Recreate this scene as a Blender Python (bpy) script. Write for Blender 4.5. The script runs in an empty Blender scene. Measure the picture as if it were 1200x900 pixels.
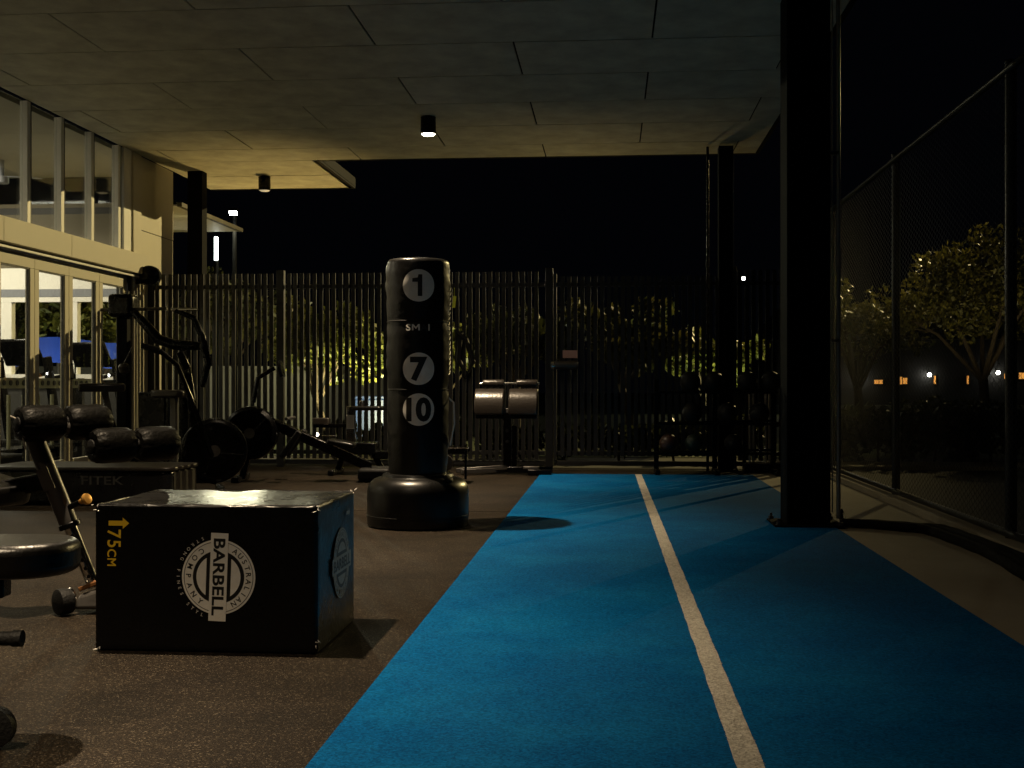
import bpy, bmesh, math, random
import numpy as np
from mathutils import Vector, Matrix, Euler
R = math.radians
rnd = random.Random(7)
sc = bpy.context.scene
COL = sc.collection

# ------------------------------------------------------------------ camera, night sky, exposure
FPX, EYE, YAW = 1400.0, 0.91, math.atan(116 / 1400.0)
cam_d = bpy.data.cameras.new('camera')
cam_d.sensor_width = 36.0
cam_d.lens = 36.0 * FPX / 1200.0
cam_d.clip_end = 600
cam = bpy.data.objects.new('camera', cam_d)
COL.objects.link(cam)
cam.location = (0, 0, EYE)
cam.rotation_euler = (R(90) + math.atan(2 / FPX), 0, YAW)
sc.camera = cam

wd = bpy.data.worlds.new('World')
sc.world = wd
wd.use_nodes = True
bgn = wd.node_tree.nodes['Background']
bgn.inputs[0].default_value = (0.5, 0.6, 1.0, 1)
bgn.inputs[1].default_value = 0.0007

sc.view_settings.view_transform = 'Standard'
sc.view_settings.look = 'None'
sc.view_settings.gamma = 1
sc.view_settings.exposure = 0.55
cy = sc.cycles
cy.use_denoising = True
cy.max_bounces = 8
cy.diffuse_bounces = 4
cy.transparent_max_bounces = 16
cy.caustics_reflective = False
cy.caustics_refractive = False
cy.sample_clamp_indirect = 4

CEIL = 3.485           # soffit height
LAMP_X = -1.88        # row of downlights under the canopy
LAMP_Y = (1.45, 4.25, 7.62, 11.31)
FACX = -5.25          # glazed front of the building
FENY = 13.2           # slat fence at the back
CHX = 2.22            # chain link fence on the right
WARM = (1.0, 0.77, 0.50)

# ------------------------------------------------------------------ materials
MATS = {}
def nt(name):
    m = bpy.data.materials.new(name)
    m.use_nodes = True
    MATS[name] = m
    t = m.node_tree
    return m, t, t.nodes['Principled BSDF']
def nd(t, kind, **kw):
    n = t.nodes.new(kind)
    for k, v in kw.items():
        if k.startswith('i_'):
            n.inputs[k[2:].replace('_', ' ')].default_value = v
        else:
            setattr(n, k, v)
    return n
def pbr(name, col, rough=0.5, metal=0.0, spec=0.5, var=0.0, vscale=6.0, bump=0.0, bscale=60.0, coat=0.0, rvar=0.0):
    m, t, b = nt(name)
    b.inputs['Base Color'].default_value = (*col, 1)
    b.inputs['Roughness'].default_value = rough
    b.inputs['Metallic'].default_value = metal
    b.inputs['Specular IOR Level'].default_value = spec
    b.inputs['Coat Weight'].default_value = coat
    tc = nd(t, 'ShaderNodeTexCoord')
    if var > 0 or rvar > 0:
        n = nd(t, 'ShaderNodeTexNoise', i_Scale=vscale, i_Detail=6.0, i_Roughness=0.6)
        t.links.new(tc.outputs['Object'], n.inputs['Vector'])
        if var > 0:
            mx = nd(t, 'ShaderNodeMix', data_type='RGBA')
            mx.inputs[6].default_value = (*[c * (1 - var) for c in col], 1)
            mx.inputs[7].default_value = (*[min(1, c * (1 + var)) for c in col], 1)
            t.links.new(n.outputs['Fac'], mx.inputs[0])
            t.links.new(mx.outputs[2], b.inputs['Base Color'])
        if rvar > 0:
            mr = nd(t, 'ShaderNodeMapRange')
            mr.inputs[1].default_value = 0.3; mr.inputs[2].default_value = 0.7
            mr.inputs[3].default_value = max(0.03, rough - rvar); mr.inputs[4].default_value = min(1, rough + rvar)
            t.links.new(n.outputs['Fac'], mr.inputs[0])
            t.links.new(mr.outputs[0], b.inputs['Roughness'])
    if bump > 0:
        n2 = nd(t, 'ShaderNodeTexNoise', i_Scale=bscale, i_Detail=4.0)
        t.links.new(tc.outputs['Object'], n2.inputs['Vector'])
        bp = nd(t, 'ShaderNodeBump', i_Strength=bump, i_Distance=0.01)
        t.links.new(n2.outputs['Fac'], bp.inputs['Height'])
        t.links.new(bp.outputs['Normal'], b.inputs['Normal'])
    return m
def emis(name, col, strength):
    m, t, b = nt(name)
    b.inputs['Base Color'].default_value = (*col, 1)
    b.inputs['Emission Color'].default_value = (*col, 1)
    b.inputs['Emission Strength'].default_value = strength
    return m

pbr('black_vinyl', (0.0045, 0.0045, 0.005), 0.30, spec=0.28, bump=0.25, bscale=35, rvar=0.08, vscale=9)
pbr('bag_vinyl', (0.0045, 0.0043, 0.0043), 0.34, spec=0.38, bump=0.35, bscale=16, rvar=0.06, vscale=7)
pbr('bag_plastic', (0.005, 0.005, 0.005), 0.30, spec=0.4, bump=0.05, bscale=200, rvar=0.06)
pbr('pad_vinyl', (0.003, 0.0028, 0.0025), 0.32, spec=0.35, bump=0.2, bscale=60)
pbr('pad_brown', (0.026, 0.0215, 0.018), 0.3, spec=0.5, bump=0.25, bscale=40)
pbr('foam_roll', (0.0022, 0.0021, 0.0018), 0.42, spec=0.08, bump=0.3, bscale=70, var=0.2)
pbr('black_metal', (0.0016, 0.0016, 0.0018), 0.27, spec=0.2, rvar=0.08, vscale=12)
pbr('grey_metal', (0.075, 0.07, 0.066), 0.38, metal=0.5, var=0.25, vscale=14, rvar=0.1)
pbr('cast_metal', (0.22, 0.2, 0.17), 0.36, metal=0.85, var=0.25, vscale=20, bump=0.1)
pbr('chrome', (0.62, 0.6, 0.56), 0.16, metal=1.0, rvar=0.06, vscale=20)
pbr('brass', (0.62, 0.33, 0.08), 0.34, metal=0.75, var=0.15, vscale=30)
pbr('rust', (0.22, 0.09, 0.025), 0.6, metal=0.3, var=0.35, vscale=40)
pbr('black_rubber', (0.006, 0.006, 0.006), 0.6, spec=0.25, bump=0.3, bscale=120)
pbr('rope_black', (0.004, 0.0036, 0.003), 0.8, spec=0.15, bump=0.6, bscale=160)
pbr('white_plastic', (0.75, 0.74, 0.7), 0.4)
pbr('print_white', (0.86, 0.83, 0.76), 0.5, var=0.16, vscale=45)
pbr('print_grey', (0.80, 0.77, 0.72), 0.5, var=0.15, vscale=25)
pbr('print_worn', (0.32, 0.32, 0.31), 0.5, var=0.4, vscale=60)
pbr('print_black', (0.010, 0.010, 0.010), 0.45)
pbr('print_yellow', (0.92, 0.58, 0.03), 0.45, var=0.12, vscale=80)
pbr('print_dim', (0.035, 0.035, 0.035), 0.35)
pbr('soffit', (0.74, 0.63, 0.49), 0.7, var=0.62, vscale=3.2, bump=0.1, bscale=90)
pbr('dark_steel', (0.003, 0.003, 0.0033), 0.65, spec=0.05, var=0.3, vscale=8, bump=0.05)
pbr('steel_edge', (0.34, 0.31, 0.27), 0.4, metal=0.6, var=0.25, vscale=20)
pbr('slat_paint', (0.0075, 0.0078, 0.0084), 0.42, spec=0.5, var=0.25, vscale=9)
pbr('gate_paint', (0.012, 0.0125, 0.0135), 0.45, spec=0.5, var=0.25, vscale=9)
pbr('cream_paint', (0.60, 0.55, 0.42), 0.55, var=0.06, vscale=3, bump=0.05, bscale=120)
pbr('white_frame', (0.86, 0.84, 0.78), 0.4)
pbr('wall_white', (0.82, 0.80, 0.74), 0.6, var=0.04, vscale=2)
pbr('ceiling_cream', (0.36, 0.34, 0.26), 0.7)
pbr('olive_panel', (0.13, 0.11, 0.065), 0.6)
pbr('wall_grey', (0.22, 0.23, 0.26), 0.6)
pbr('dark_wall', (0.03, 0.029, 0.026), 0.6)
pbr('step_vinyl', (0.012, 0.010, 0.008), 0.4, spec=0.3)
pbr('rack_pale', (0.30, 0.30, 0.19), 0.55, var=0.1)
pbr('dark_floor', (0.03, 0.03, 0.03), 0.6)
pbr('galv', (0.055, 0.052, 0.048), 0.4, metal=0.6, var=0.2, vscale=30)
pbr('wire_black', (0.05, 0.047, 0.042), 0.6, spec=0.12)
pbr('post_black', (0.008, 0.008, 0.0085), 0.38, spec=0.25)
pbr('bark', (0.06, 0.043, 0.026), 0.85, var=0.4, vscale=14, bump=0.6, bscale=40)
pbr('blue_sheet', (0.02, 0.07, 0.5), 0.5, var=0.35, vscale=5)
pbr('blue_light_cloth', (0.12, 0.3, 0.5), 0.7)
pbr('blue_bin', (0.006, 0.02, 0.08), 0.5)
pbr('pale_render', (0.15, 0.145, 0.125), 0.7, var=0.1, vscale=2)
pbr('tag_yellow', (0.65, 0.7, 0.05), 0.5)
pbr('sign_pink', (0.62, 0.36, 0.32), 0.5)
pbr('green_ball', (0.008, 0.022, 0.014), 0.5, bump=0.2)
pbr('red_ball', (0.05, 0.026, 0.02), 0.4)
pbr('red_cap', (0.25, 0.02, 0.02), 0.4)
pbr('soil', (0.05, 0.043, 0.03), 0.95, var=0.4, vscale=1.5, bump=0.5, bscale=14)
pbr('path_concrete', (0.24, 0.205, 0.14), 0.85, var=0.2, vscale=3, bump=0.25, bscale=90)
pbr('path_concrete_lit', (0.5, 0.43, 0.29), 0.85, var=0.2, vscale=3, bump=0.25, bscale=90)  # path concrete in a brighter colour, standing in for light on the footpath
pbr('grass_ground', (0.07, 0.085, 0.03), 0.95, var=0.45, vscale=3, bump=0.8, bscale=60)
emis('lens_white', (1.0, 0.90, 0.72), 22)
emis('lens_dim', (1.0, 0.93, 0.78), 0.12)
emis('lens_flood', (0.93, 1.0, 0.86), 60)
emis('lens_far', (1.0, 0.97, 0.85), 14)
emis('tube_light', (0.9, 1.0, 0.95), 4.5)
emis('panel_light', (1.0, 0.94, 0.8), 5)
emis('window_orange', (1.0, 0.42, 0.08), 0.45)

def m_floor():
    m, t, b = nt('rubber_speck')
    tc = nd(t, 'ShaderNodeTexCoord')
    v = nd(t, 'ShaderNodeTexVoronoi', i_Scale=230.0)
    t.links.new(tc.outputs['Object'], v.inputs['Vector'])
    r = nd(t, 'ShaderNodeValToRGB')
    e = r.color_ramp.elements
    e[0].position = 0.0; e[0].color = (0.0112, 0.0079, 0.0051, 1)
    e[1].position = 1.0; e[1].color = (0.17, 0.137, 0.095, 1)
    for p_, c_ in ((0.5, (0.0235, 0.0165, 0.0105)), (0.84, (0.041, 0.029, 0.018)), (0.93, (0.085, 0.066, 0.044))):
        a = e.new(p_); a.color = (*c_, 1)
    sx = nd(t, 'ShaderNodeSeparateColor')
    t.links.new(v.outputs['Color'], sx.inputs[0])
    t.links.new(sx.outputs[0], r.inputs[0])
    n = nd(t, 'ShaderNodeTexNoise', i_Scale=1.3, i_Detail=9.0, i_Roughness=0.68)
    t.links.new(tc.outputs['Object'], n.inputs['Vector'])
    mr = nd(t, 'ShaderNodeMapRange')
    mr.inputs[1].default_value = 0.32; mr.inputs[2].default_value = 0.70
    mr.inputs[3].default_value = 0.24; mr.inputs[4].default_value = 0.80
    t.links.new(n.outputs['Fac'], mr.inputs[0])
    mu = nd(t, 'ShaderNodeMix', data_type='RGBA', blend_type='MULTIPLY')
    mu.inputs[0].default_value = 1
    t.links.new(r.outputs[0], mu.inputs[6]); t.links.new(mr.outputs[0], mu.inputs[7])
    # chalky scuffs, drawn out along the floor
    mp = nd(t, 'ShaderNodeMapping'); mp.inputs['Scale'].default_value = (3.0, 11.0, 1.0); mp.inputs['Rotation'].default_value = (0, 0, 0.6)
    t.links.new(tc.outputs['Object'], mp.inputs['Vector'])
    n3 = nd(t, 'ShaderNodeTexNoise', i_Scale=1.6, i_Detail=10.0, i_Roughness=0.72, i_Distortion=0.6)
    t.links.new(mp.outputs[0], n3.inputs['Vector'])
    m3 = nd(t, 'ShaderNodeMapRange')
    m3.inputs[1].default_value = 0.62; m3.inputs[2].default_value = 0.80; m3.inputs[3].default_value = 0.0; m3.inputs[4].default_value = 0.35
    t.links.new(n3.outputs['Fac'], m3.inputs[0])
    mx = nd(t, 'ShaderNodeMix', data_type='RGBA')
    mx.inputs[7].default_value = (0.072, 0.059, 0.043, 1)
    t.links.new(m3.outputs[0], mx.inputs[0]); t.links.new(mu.outputs[2], mx.inputs[6])
    t.links.new(mx.outputs[2], b.inputs['Base Color'])
    n2 = nd(t, 'ShaderNodeTexNoise', i_Scale=210.0, i_Detail=3.0)
    t.links.new(tc.outputs['Object'], n2.inputs['Vector'])
    bp = nd(t, 'ShaderNodeBump', i_Strength=0.55, i_Distance=0.004)
    t.links.new(n2.outputs['Fac'], bp.inputs['Height'])
    t.links.new(bp.outputs['Normal'], b.inputs['Normal'])
    b.inputs['Roughness'].default_value = 0.6
    b.inputs['Specular IOR Level'].default_value = 0.1
m_floor()
def m_turf(name, lo, hi, dust):
    m, t, b = nt(name)
    tc = nd(t, 'ShaderNodeTexCoord')
    n0 = nd(t, 'ShaderNodeTexNoise', i_Scale=95.0, i_Detail=6.0, i_Roughness=0.85)
    t.links.new(tc.outputs['Object'], n0.inputs['Vector'])
    n = nd(t, 'ShaderNodeMapRange'); n.inputs[1].default_value = 0.36; n.inputs[2].default_value = 0.66
    t.links.new(n0.outputs['Fac'], n.inputs[0])
    mp = nd(t, 'ShaderNodeMapping'); mp.inputs['Scale'].default_value = (70.0, 9.0, 1.0)
    t.links.new(tc.outputs['Object'], mp.inputs['Vector'])
    nr = nd(t, 'ShaderNodeTexNoise', i_Scale=1.0, i_Detail=4.0, i_Roughness=0.6)      # rows of the pile
    t.links.new(mp.outputs[0], nr.inputs['Vector'])
    n1 = nd(t, 'ShaderNodeTexNoise', i_Scale=1.5, i_Detail=11.0, i_Roughness=0.72)      # trodden, dusty patches
    t.links.new(tc.outputs['Object'], n1.inputs['Vector'])
    av = nd(t, 'ShaderNodeMath', operation='MULTIPLY_ADD'); av.inputs[1].default_value = 0.6
    hf = nd(t, 'ShaderNodeMath', operation='MULTIPLY'); hf.inputs[1].default_value = 0.4
    t.links.new(nr.outputs['Fac'], hf.inputs[0])
    t.links.new(n.outputs[0], av.inputs[0]); t.links.new(hf.outputs[0], av.inputs[2])
    mx = nd(t, 'ShaderNodeMix', data_type='RGBA')
    mx.inputs[6].default_value = (*lo, 1); mx.inputs[7].default_value = (*hi, 1)
    t.links.new(av.outputs[0], mx.inputs[0])
    mr = nd(t, 'ShaderNodeMapRange')
    mr.inputs[1].default_value = 0.42; mr.inputs[2].default_value = 0.74
    mr.inputs[3].default_value = 0.0; mr.inputs[4].default_value = 0.8
    t.links.new(n1.outputs['Fac'], mr.inputs[0])
    m2 = nd(t, 'ShaderNodeMix', data_type='RGBA')
    m2.inputs[7].default_value = (*dust, 1)
    t.links.new(mr.outputs[0], m2.inputs[0]); t.links.new(mx.outputs[2], m2.inputs[6])
    vo = nd(t, 'ShaderNodeTexVoronoi', i_Scale=150.0)                                   # single tufts
    t.links.new(tc.outputs['Object'], vo.inputs['Vector'])
    sp = nd(t, 'ShaderNodeSeparateColor'); t.links.new(vo.outputs['Color'], sp.inputs[0])
    mv = nd(t, 'ShaderNodeMapRange'); mv.inputs[3].default_value = 0.70; mv.inputs[4].default_value = 1.27
    t.links.new(sp.outputs[0], mv.inputs[0])
    mu = nd(t, 'ShaderNodeMix', data_type='RGBA', blend_type='MULTIPLY'); mu.inputs[0].default_value = 1
    t.links.new(m2.outputs[2], mu.inputs[6]); t.links.new(mv.outputs[0], mu.inputs[7])
    t.links.new(mu.outputs[2], b.inputs['Base Color'])
    bp = nd(t, 'ShaderNodeBump', i_Strength=0.45, i_Distance=0.004)
    t.links.new(n.outputs[0], bp.inputs['Height'])
    t.links.new(bp.outputs['Normal'], b.inputs['Normal'])
    b.inputs['Roughness'].default_value = 0.8
    b.inputs['Specular IOR Level'].default_value = 0.03
m_turf('turf_blue', (0.0006, 0.040, 0.125), (0.0018, 0.118, 0.34), (0.005, 0.135, 0.32))
m_turf('turf_white', (0.42, 0.40, 0.34), (0.72, 0.68, 0.6), (0.42, 0.39, 0.33))
def m_leaf(name, a, c):
    m, t, b = nt(name)
    g = nd(t, 'ShaderNodeNewGeometry')
    r = nd(t, 'ShaderNodeValToRGB')
    r.color_ramp.elements[0].color = (*a, 1); r.color_ramp.elements[1].color = (*c, 1)
    t.links.new(g.outputs['Random Per Island'], r.inputs[0])
    t.links.new(r.outputs[0], b.inputs['Base Color'])
    b.inputs['Roughness'].default_value = 0.5
    tr = nd(t, 'ShaderNodeBsdfTranslucent')
    t.links.new(r.outputs[0], tr.inputs[0])
    ms = nd(t, 'ShaderNodeMixShader'); ms.inputs[0].default_value = 0.3
    t.links.new(b.outputs[0], ms.inputs[1]); t.links.new(tr.outputs[0], ms.inputs[2])
    t.links.new(ms.outputs[0], t.nodes['Material Output'].inputs[0])
m_leaf('leaf_olive', (0.035, 0.045, 0.012), (0.13, 0.115, 0.03))
m_leaf('leaf_gold', (0.045, 0.05, 0.010), (0.19, 0.165, 0.04))
m_leaf('leaf_green', (0.05, 0.065, 0.012), (0.20, 0.20, 0.04))
m_leaf('leaf_dark', (0.02, 0.028, 0.012), (0.06, 0.065, 0.02))
def m_glass():
    m, t, b = nt('glass')
    t.nodes.remove(b)
    tr = nd(t, 'ShaderNodeBsdfTransparent'); tr.inputs[0].default_value = (0.9, 0.92, 0.9, 1)
    gl = nd(t, 'ShaderNodeBsdfGlossy'); gl.inputs['Roughness'].default_value = 0.02
    lw = nd(t, 'ShaderNodeLayerWeight'); lw.inputs[0].default_value = 0.5
    pw = nd(t, 'ShaderNodeMath', operation='POWER'); pw.inputs[1].default_value = 4.0
    ma = nd(t, 'ShaderNodeMath', operation='MULTIPLY_ADD'); ma.inputs[1].default_value = 0.6; ma.inputs[2].default_value = 0.03
    ms = nd(t, 'ShaderNodeMixShader')
    t.links.new(lw.outputs['Facing'], pw.inputs[0]); t.links.new(pw.outputs[0], ma.inputs[0])
    t.links.new(ma.outputs[0], ms.inputs[0]); t.links.new(tr.outputs[0], ms.inputs[1]); t.links.new(gl.outputs[0], ms.inputs[2])
    t.links.new(ms.outputs[0], t.nodes['Material Output'].inputs[0])
m_glass()

# ------------------------------------------------------------------ mesh helpers
class MB:
    """collects shapes, then links them as one mesh object"""
    def __init__(s): s.v, s.f = [], []
    def add(s, vs, fs):
        o = len(s.v)
        s.v += [tuple(p) for p in vs]
        s.f += [tuple(i + o for i in q) for q in fs]
        return s
    def box(s, c, d, rot=None):
        vs = [Vector((x * d[0] / 2, y * d[1] / 2, z * d[2] / 2)) for x in (-1, 1) for y in (-1, 1) for z in (-1, 1)]
        if rot:
            M = Euler(rot).to_matrix(); vs = [M @ p for p in vs]
        c = Vector(c)
        return s.add([p + c for p in vs], [(0, 1, 3, 2), (4, 6, 7, 5), (0, 4, 5, 1), (2, 3, 7, 6), (0, 2, 6, 4), (1, 5, 7, 3)])
    def span(s, a, b):
        return s.box([(p + q) / 2 for p, q in zip(a, b)], [abs(q - p) for p, q in zip(a, b)])
    def bar(s, p, q, w, h, up=(0, 0, 1)):
        p, q = Vector(p), Vector(q); d = (q - p).normalized(); u = Vector(up)
        if abs(d.dot(u)) > 0.98: u = Vector((0, 1, 0))
        x = d.cross(u).normalized(); y = x.cross(d).normalized()
        vs = [e + x * (a * w / 2) + y * (b * h / 2) for e in (p, q) for a, b in ((-1, -1), (1, -1), (1, 1), (-1, 1))]
        return s.add(vs, [(3, 2, 1, 0), (4, 5, 6, 7), (0, 1, 5, 4), (1, 2, 6, 5), (2, 3, 7, 6), (3, 0, 4, 7)])
    def path(s, pts, r, n=10, caps=True):
        pts = [Vector(p) for p in pts]
        rs = r if isinstance(r, (list, tuple)) else [r] * len(pts)
        vs, x = [], None
        for i, p in enumerate(pts):
            d = (pts[min(i + 1, len(pts) - 1)] - pts[max(i - 1, 0)]).normalized()
            if x is None:
                u = Vector((0, 0, 1)) if abs(d.z) < 0.9 else Vector((1, 0, 0))
                x = d.cross(u).normalized()
            else:
                x = (x - d * x.dot(d)).normalized()
            y = d.cross(x)
            vs += [p + (x * math.cos(2 * math.pi * k / n) + y * math.sin(2 * math.pi * k / n)) * rs[i] for k in range(n)]
        fs = [(i * n + k, i * n + (k + 1) % n, (i + 1) * n + (k + 1) % n, (i + 1) * n + k) for i in range(len(pts) - 1) for k in range(n)]
        if caps:
            fs += [tuple(range(n))[::-1], tuple((len(pts) - 1) * n + k for k in range(n))]
        return s.add(vs, fs)
    def tube(s, p, q, r, r2=None, n=12):
        return s.path([p, q], [r, r if r2 is None else r2], n)
    def lathe(s, prof, n=24, c=(0, 0, 0), axis=(0, 0, 1), wob=None):
        ax = Vector(axis).normalized()
        M = Vector((0, 0, 1)).rotation_difference(ax).to_matrix(); c = Vector(c)
        vs = []
        for r, z in prof:
            for k in range(n):
                a = 2 * math.pi * k / n
                rr = r * (1 + (wob(a, z) if wob else 0))
                vs.append(M @ Vector((rr * math.cos(a), rr * math.sin(a), z)) + c)
        m = len(prof)
        fs = [(i * n + k, i * n + (k + 1) % n, (i + 1) * n + (k + 1) % n, (i + 1) * n + k) for i in range(m - 1) for k in range(n)]
        if prof[0][0] > 1e-4: fs.append(tuple(range(n))[::-1])
        if prof[-1][0] > 1e-4: fs.append(tuple((m - 1) * n + k for k in range(n)))
        return s.add(vs, fs)
    def ball(s, c, r, n=20, sq=1.0):
        k = n // 2
        return s.lathe([(max(1e-5, r * math.sin(math.pi * i / k)), -r * sq * math.cos(math.pi * i / k)) for i in range(k + 1)], n, c)
    def prism(s, pts, lo, hi):
        """outline of (x, y) from z lo to hi"""
        n = len(pts)
        vs = [(x, y, lo) for x, y in pts] + [(x, y, hi) for x, y in pts]
        return s.add(vs, [tuple(range(n))[::-1], tuple(range(n, 2 * n))] + [(i, (i + 1) % n, n + (i + 1) % n, n + i) for i in range(n)])

OFF = {}
def off_of(p): return OFF.get(p.name, Vector((0, 0, 0))) if p else Vector((0, 0, 0))
def mesh_of(name, mb, mat, off=Vector((0, 0, 0)), smooth=40):
    me = bpy.data.meshes.new(name)
    if isinstance(mb, MB): v, f = mb.v, mb.f
    else: v, f = mb
    if off.length > 0: v = [(p[0] - off.x, p[1] - off.y, p[2] - off.z) for p in v]
    me.from_pydata(v, [], f)
    me.validate(verbose=False)
    if smooth:
        me.shade_smooth()
        me.set_sharp_from_angle(angle=R(smooth))
    me.materials.append(MATS[mat])
    me.update()
    return me
def tag(o, label=None, cat=None, group=None, kind=None):
    if label: o['label'] = label
    if cat: o['category'] = cat
    if group: o['group'] = group
    if kind: o['kind'] = kind
    return o
def thing(name, loc, label, cat, group=None, rz=0.0, world=True):
    """an Empty at the thing's base; with world=True its parts are written in world coordinates"""
    o = bpy.data.objects.new(name, None)
    o.empty_display_size = 0.1
    COL.objects.link(o)
    o.location = loc; o.rotation_euler = (0, 0, rz)
    OFF[o.name] = Vector(loc) if world else Vector((0, 0, 0))
    return tag(o, label, cat, group)
def part(name, mb, mat, parent, bevel=0.0, smooth=40, seg=2, label=None, kind=None):
    o = bpy.data.objects.new(name, mesh_of(name, mb, mat, off_of(parent), smooth))
    COL.objects.link(o)
    o.parent = parent
    OFF[o.name] = off_of(parent)
    if bevel:
        b = o.modifiers.new('bevel', 'BEVEL'); b.width = bevel; b.segments = seg; b.limit_method = 'ANGLE'; b.angle_limit = R(35)
        b.harden_normals = False
    return tag(o, label, None, None, kind)
def inst(name, me, parent, loc, rot=(0, 0, 0), scale=None):
    o = bpy.data.objects.new(name, me)
    COL.objects.link(o)
    o.parent = parent
    o.location = Vector(loc) - off_of(parent)
    o.rotation_euler = rot
    if scale: o.scale = scale
    OFF[o.name] = off_of(parent)
    return o
def solo(name, mb, mat, loc, label=None, cat=None, group=None, kind=None, bevel=0.0, smooth=40):
    """a thing (or piece of the setting) that is one mesh, written in world coordinates"""
    o = bpy.data.objects.new(name, mesh_of(name, mb, mat, Vector(loc), smooth))
    COL.objects.link(o); o.location = loc
    OFF[o.name] = Vector(loc)
    if bevel:
        b = o.modifiers.new('bevel', 'BEVEL'); b.width = bevel; b.segments = 2; b.limit_method = 'ANGLE'
    return tag(o, label, cat, group, kind)
def copy_tree(o, parent=None):
    c = o.copy(); COL.objects.link(c); c.parent = parent
    OFF[c.name] = off_of(o)
    for ch in list(o.children): copy_tree(ch, c)
    return c
def spot(name, loc, energy, size, blend, color, parent=None, radius=0.05, target=None):
    l = bpy.data.lights.new(name, 'SPOT'); l.energy = energy; l.spot_size = R(size); l.spot_blend = blend; l.color = color; l.shadow_soft_size = radius
    o = bpy.data.objects.new(name, l); COL.objects.link(o)
    if parent: o.parent = parent; o.location = Vector(loc) - off_of(parent)
    else: o.location = loc
    if target:
        d = Vector(target) - Vector(loc); o.rotation_euler = d.to_track_quat('-Z', 'Y').to_euler()
    return o
def area(name, loc, energy, sx, sy, color, parent=None):
    l = bpy.data.lights.new(name, 'AREA'); l.energy = energy; l.shape = 'RECTANGLE'; l.size = sx; l.size_y = sy; l.color = color
    o = bpy.data.objects.new(name, l); COL.objects.link(o)
    if parent: o.parent = parent; o.location = Vector(loc) - off_of(parent)
    else: o.location = loc
    return o

# flat lettering, returned as (verts2d, faces) centred on its own width
GLY = {}
def glyphs(txt, bold=0.0):
    k = (txt, bold)
    if k in GLY: return GLY[k]
    c = bpy.data.curves.new('lettering', 'FONT')
    c.body = txt; c.size = 1.0; c.offset = bold; c.resolution_u = 4
    o = bpy.data.objects.new('lettering', c); COL.objects.link(o)
    dg = bpy.context.evaluated_depsgraph_get(); dg.update()
    me = bpy.data.meshes.new_from_object(o.evaluated_get(dg))
    vs = [(p.co.x, p.co.y) for p in me.vertices]; fs = [tuple(q.vertices) for q in me.polygons]
    bpy.data.objects.remove(o); bpy.data.curves.remove(c); bpy.data.meshes.remove(me)
    xs = [p[0] for p in vs]; ys = [p[1] for p in vs]
    cx = (min(xs) + max(xs)) / 2
    vs = [(x - cx, y) for x, y in vs]
    GLY[k] = (vs, fs, max(xs) - min(xs), max(ys))
    return GLY[k]
def put_text(mb, txt, xf, h, bold=0.0, z=0.0, sx=1.0):
    """xf maps flat (x, y) to flat (x, y); h is cap height"""
    vs, fs, w, ht = glyphs(txt, bold)
    k = h / 0.69
    mb.add([(*xf(x * k * sx, y * k), z) for x, y in vs], fs)
def arc_text(mb, txt, rad, a0, a1, h, bold, z, inward):
    """letters along a circle from angle a0 to a1 (degrees)"""
    n = len(txt)
    for i, ch in enumerate(txt):
        if ch == ' ': continue
        a = R(a0 + (a1 - a0) * (i / (n - 1)))
        t = a - math.pi / 2 if not inward else a + math.pi / 2
        ct, st = math.cos(t), math.sin(t)
        rr = rad - h / 2 if not inward else rad + h / 2
        px, py = rr * math.cos(a), rr * math.sin(a)
        put_text(mb, ch, lambda x, y: (px + x * ct - y * st, py + x * st + y * ct), h, bold, z)
def disc_pts(r, n=48, a0=0, a1=2 * math.pi):
    return [(r * math.cos(a0 + (a1 - a0) * i / n), r * math.sin(a0 + (a1 - a0) * i / n)) for i in range(n + (0 if a1 - a0 > 6.28 else 1))]
def seg_pts(r, cut, n=32):
    """the part of a disc above y = cut"""
    a = math.asin(cut / r)
    return disc_pts(r, n, a, math.pi - a)
def flat(mb, pts, z): mb.add([(x, y, z) for x, y in pts], [tuple(range(len(pts)))])
def ring(mb, r0, r1, z, n=72):
    a, b = disc_pts(r0, n), disc_pts(r1, n)
    mb.add([(x, y, z) for x, y in a] + [(x, y, z) for x, y in b], [(i, n + i, n + (i + 1) % n, (i + 1) % n)[::-1] for i in range(n)])

# ================================================================== THE SETTING
g = MB(); g.span((-70, -6, -0.3), (80, 160, -0.06))
solo('ground', g, 'soil', (0, 0, -0.06), kind='structure', smooth=0)
# rubber floor laid in rolls, seams running across
fl = solo('rubber_floor', MB().span((-5.2, -4, -0.06), (1.45, FENY + 0.1, -0.012)), 'black_rubber', (0, 0, 0), kind='structure', smooth=0)
seams = [-4, 5.58, 8.6, 11.78, FENY + 0.1]
for a, b in zip(seams[:-1], seams[1:]):
    dz = rnd.uniform(-0.0012, 0.0012)
    q = MB().span((-5.2, a + 0.0015, -0.013), (1.43, b - 0.0015, dz))
    part('rubber_roll', q, 'rubber_speck', fl, smooth=0)
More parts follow.
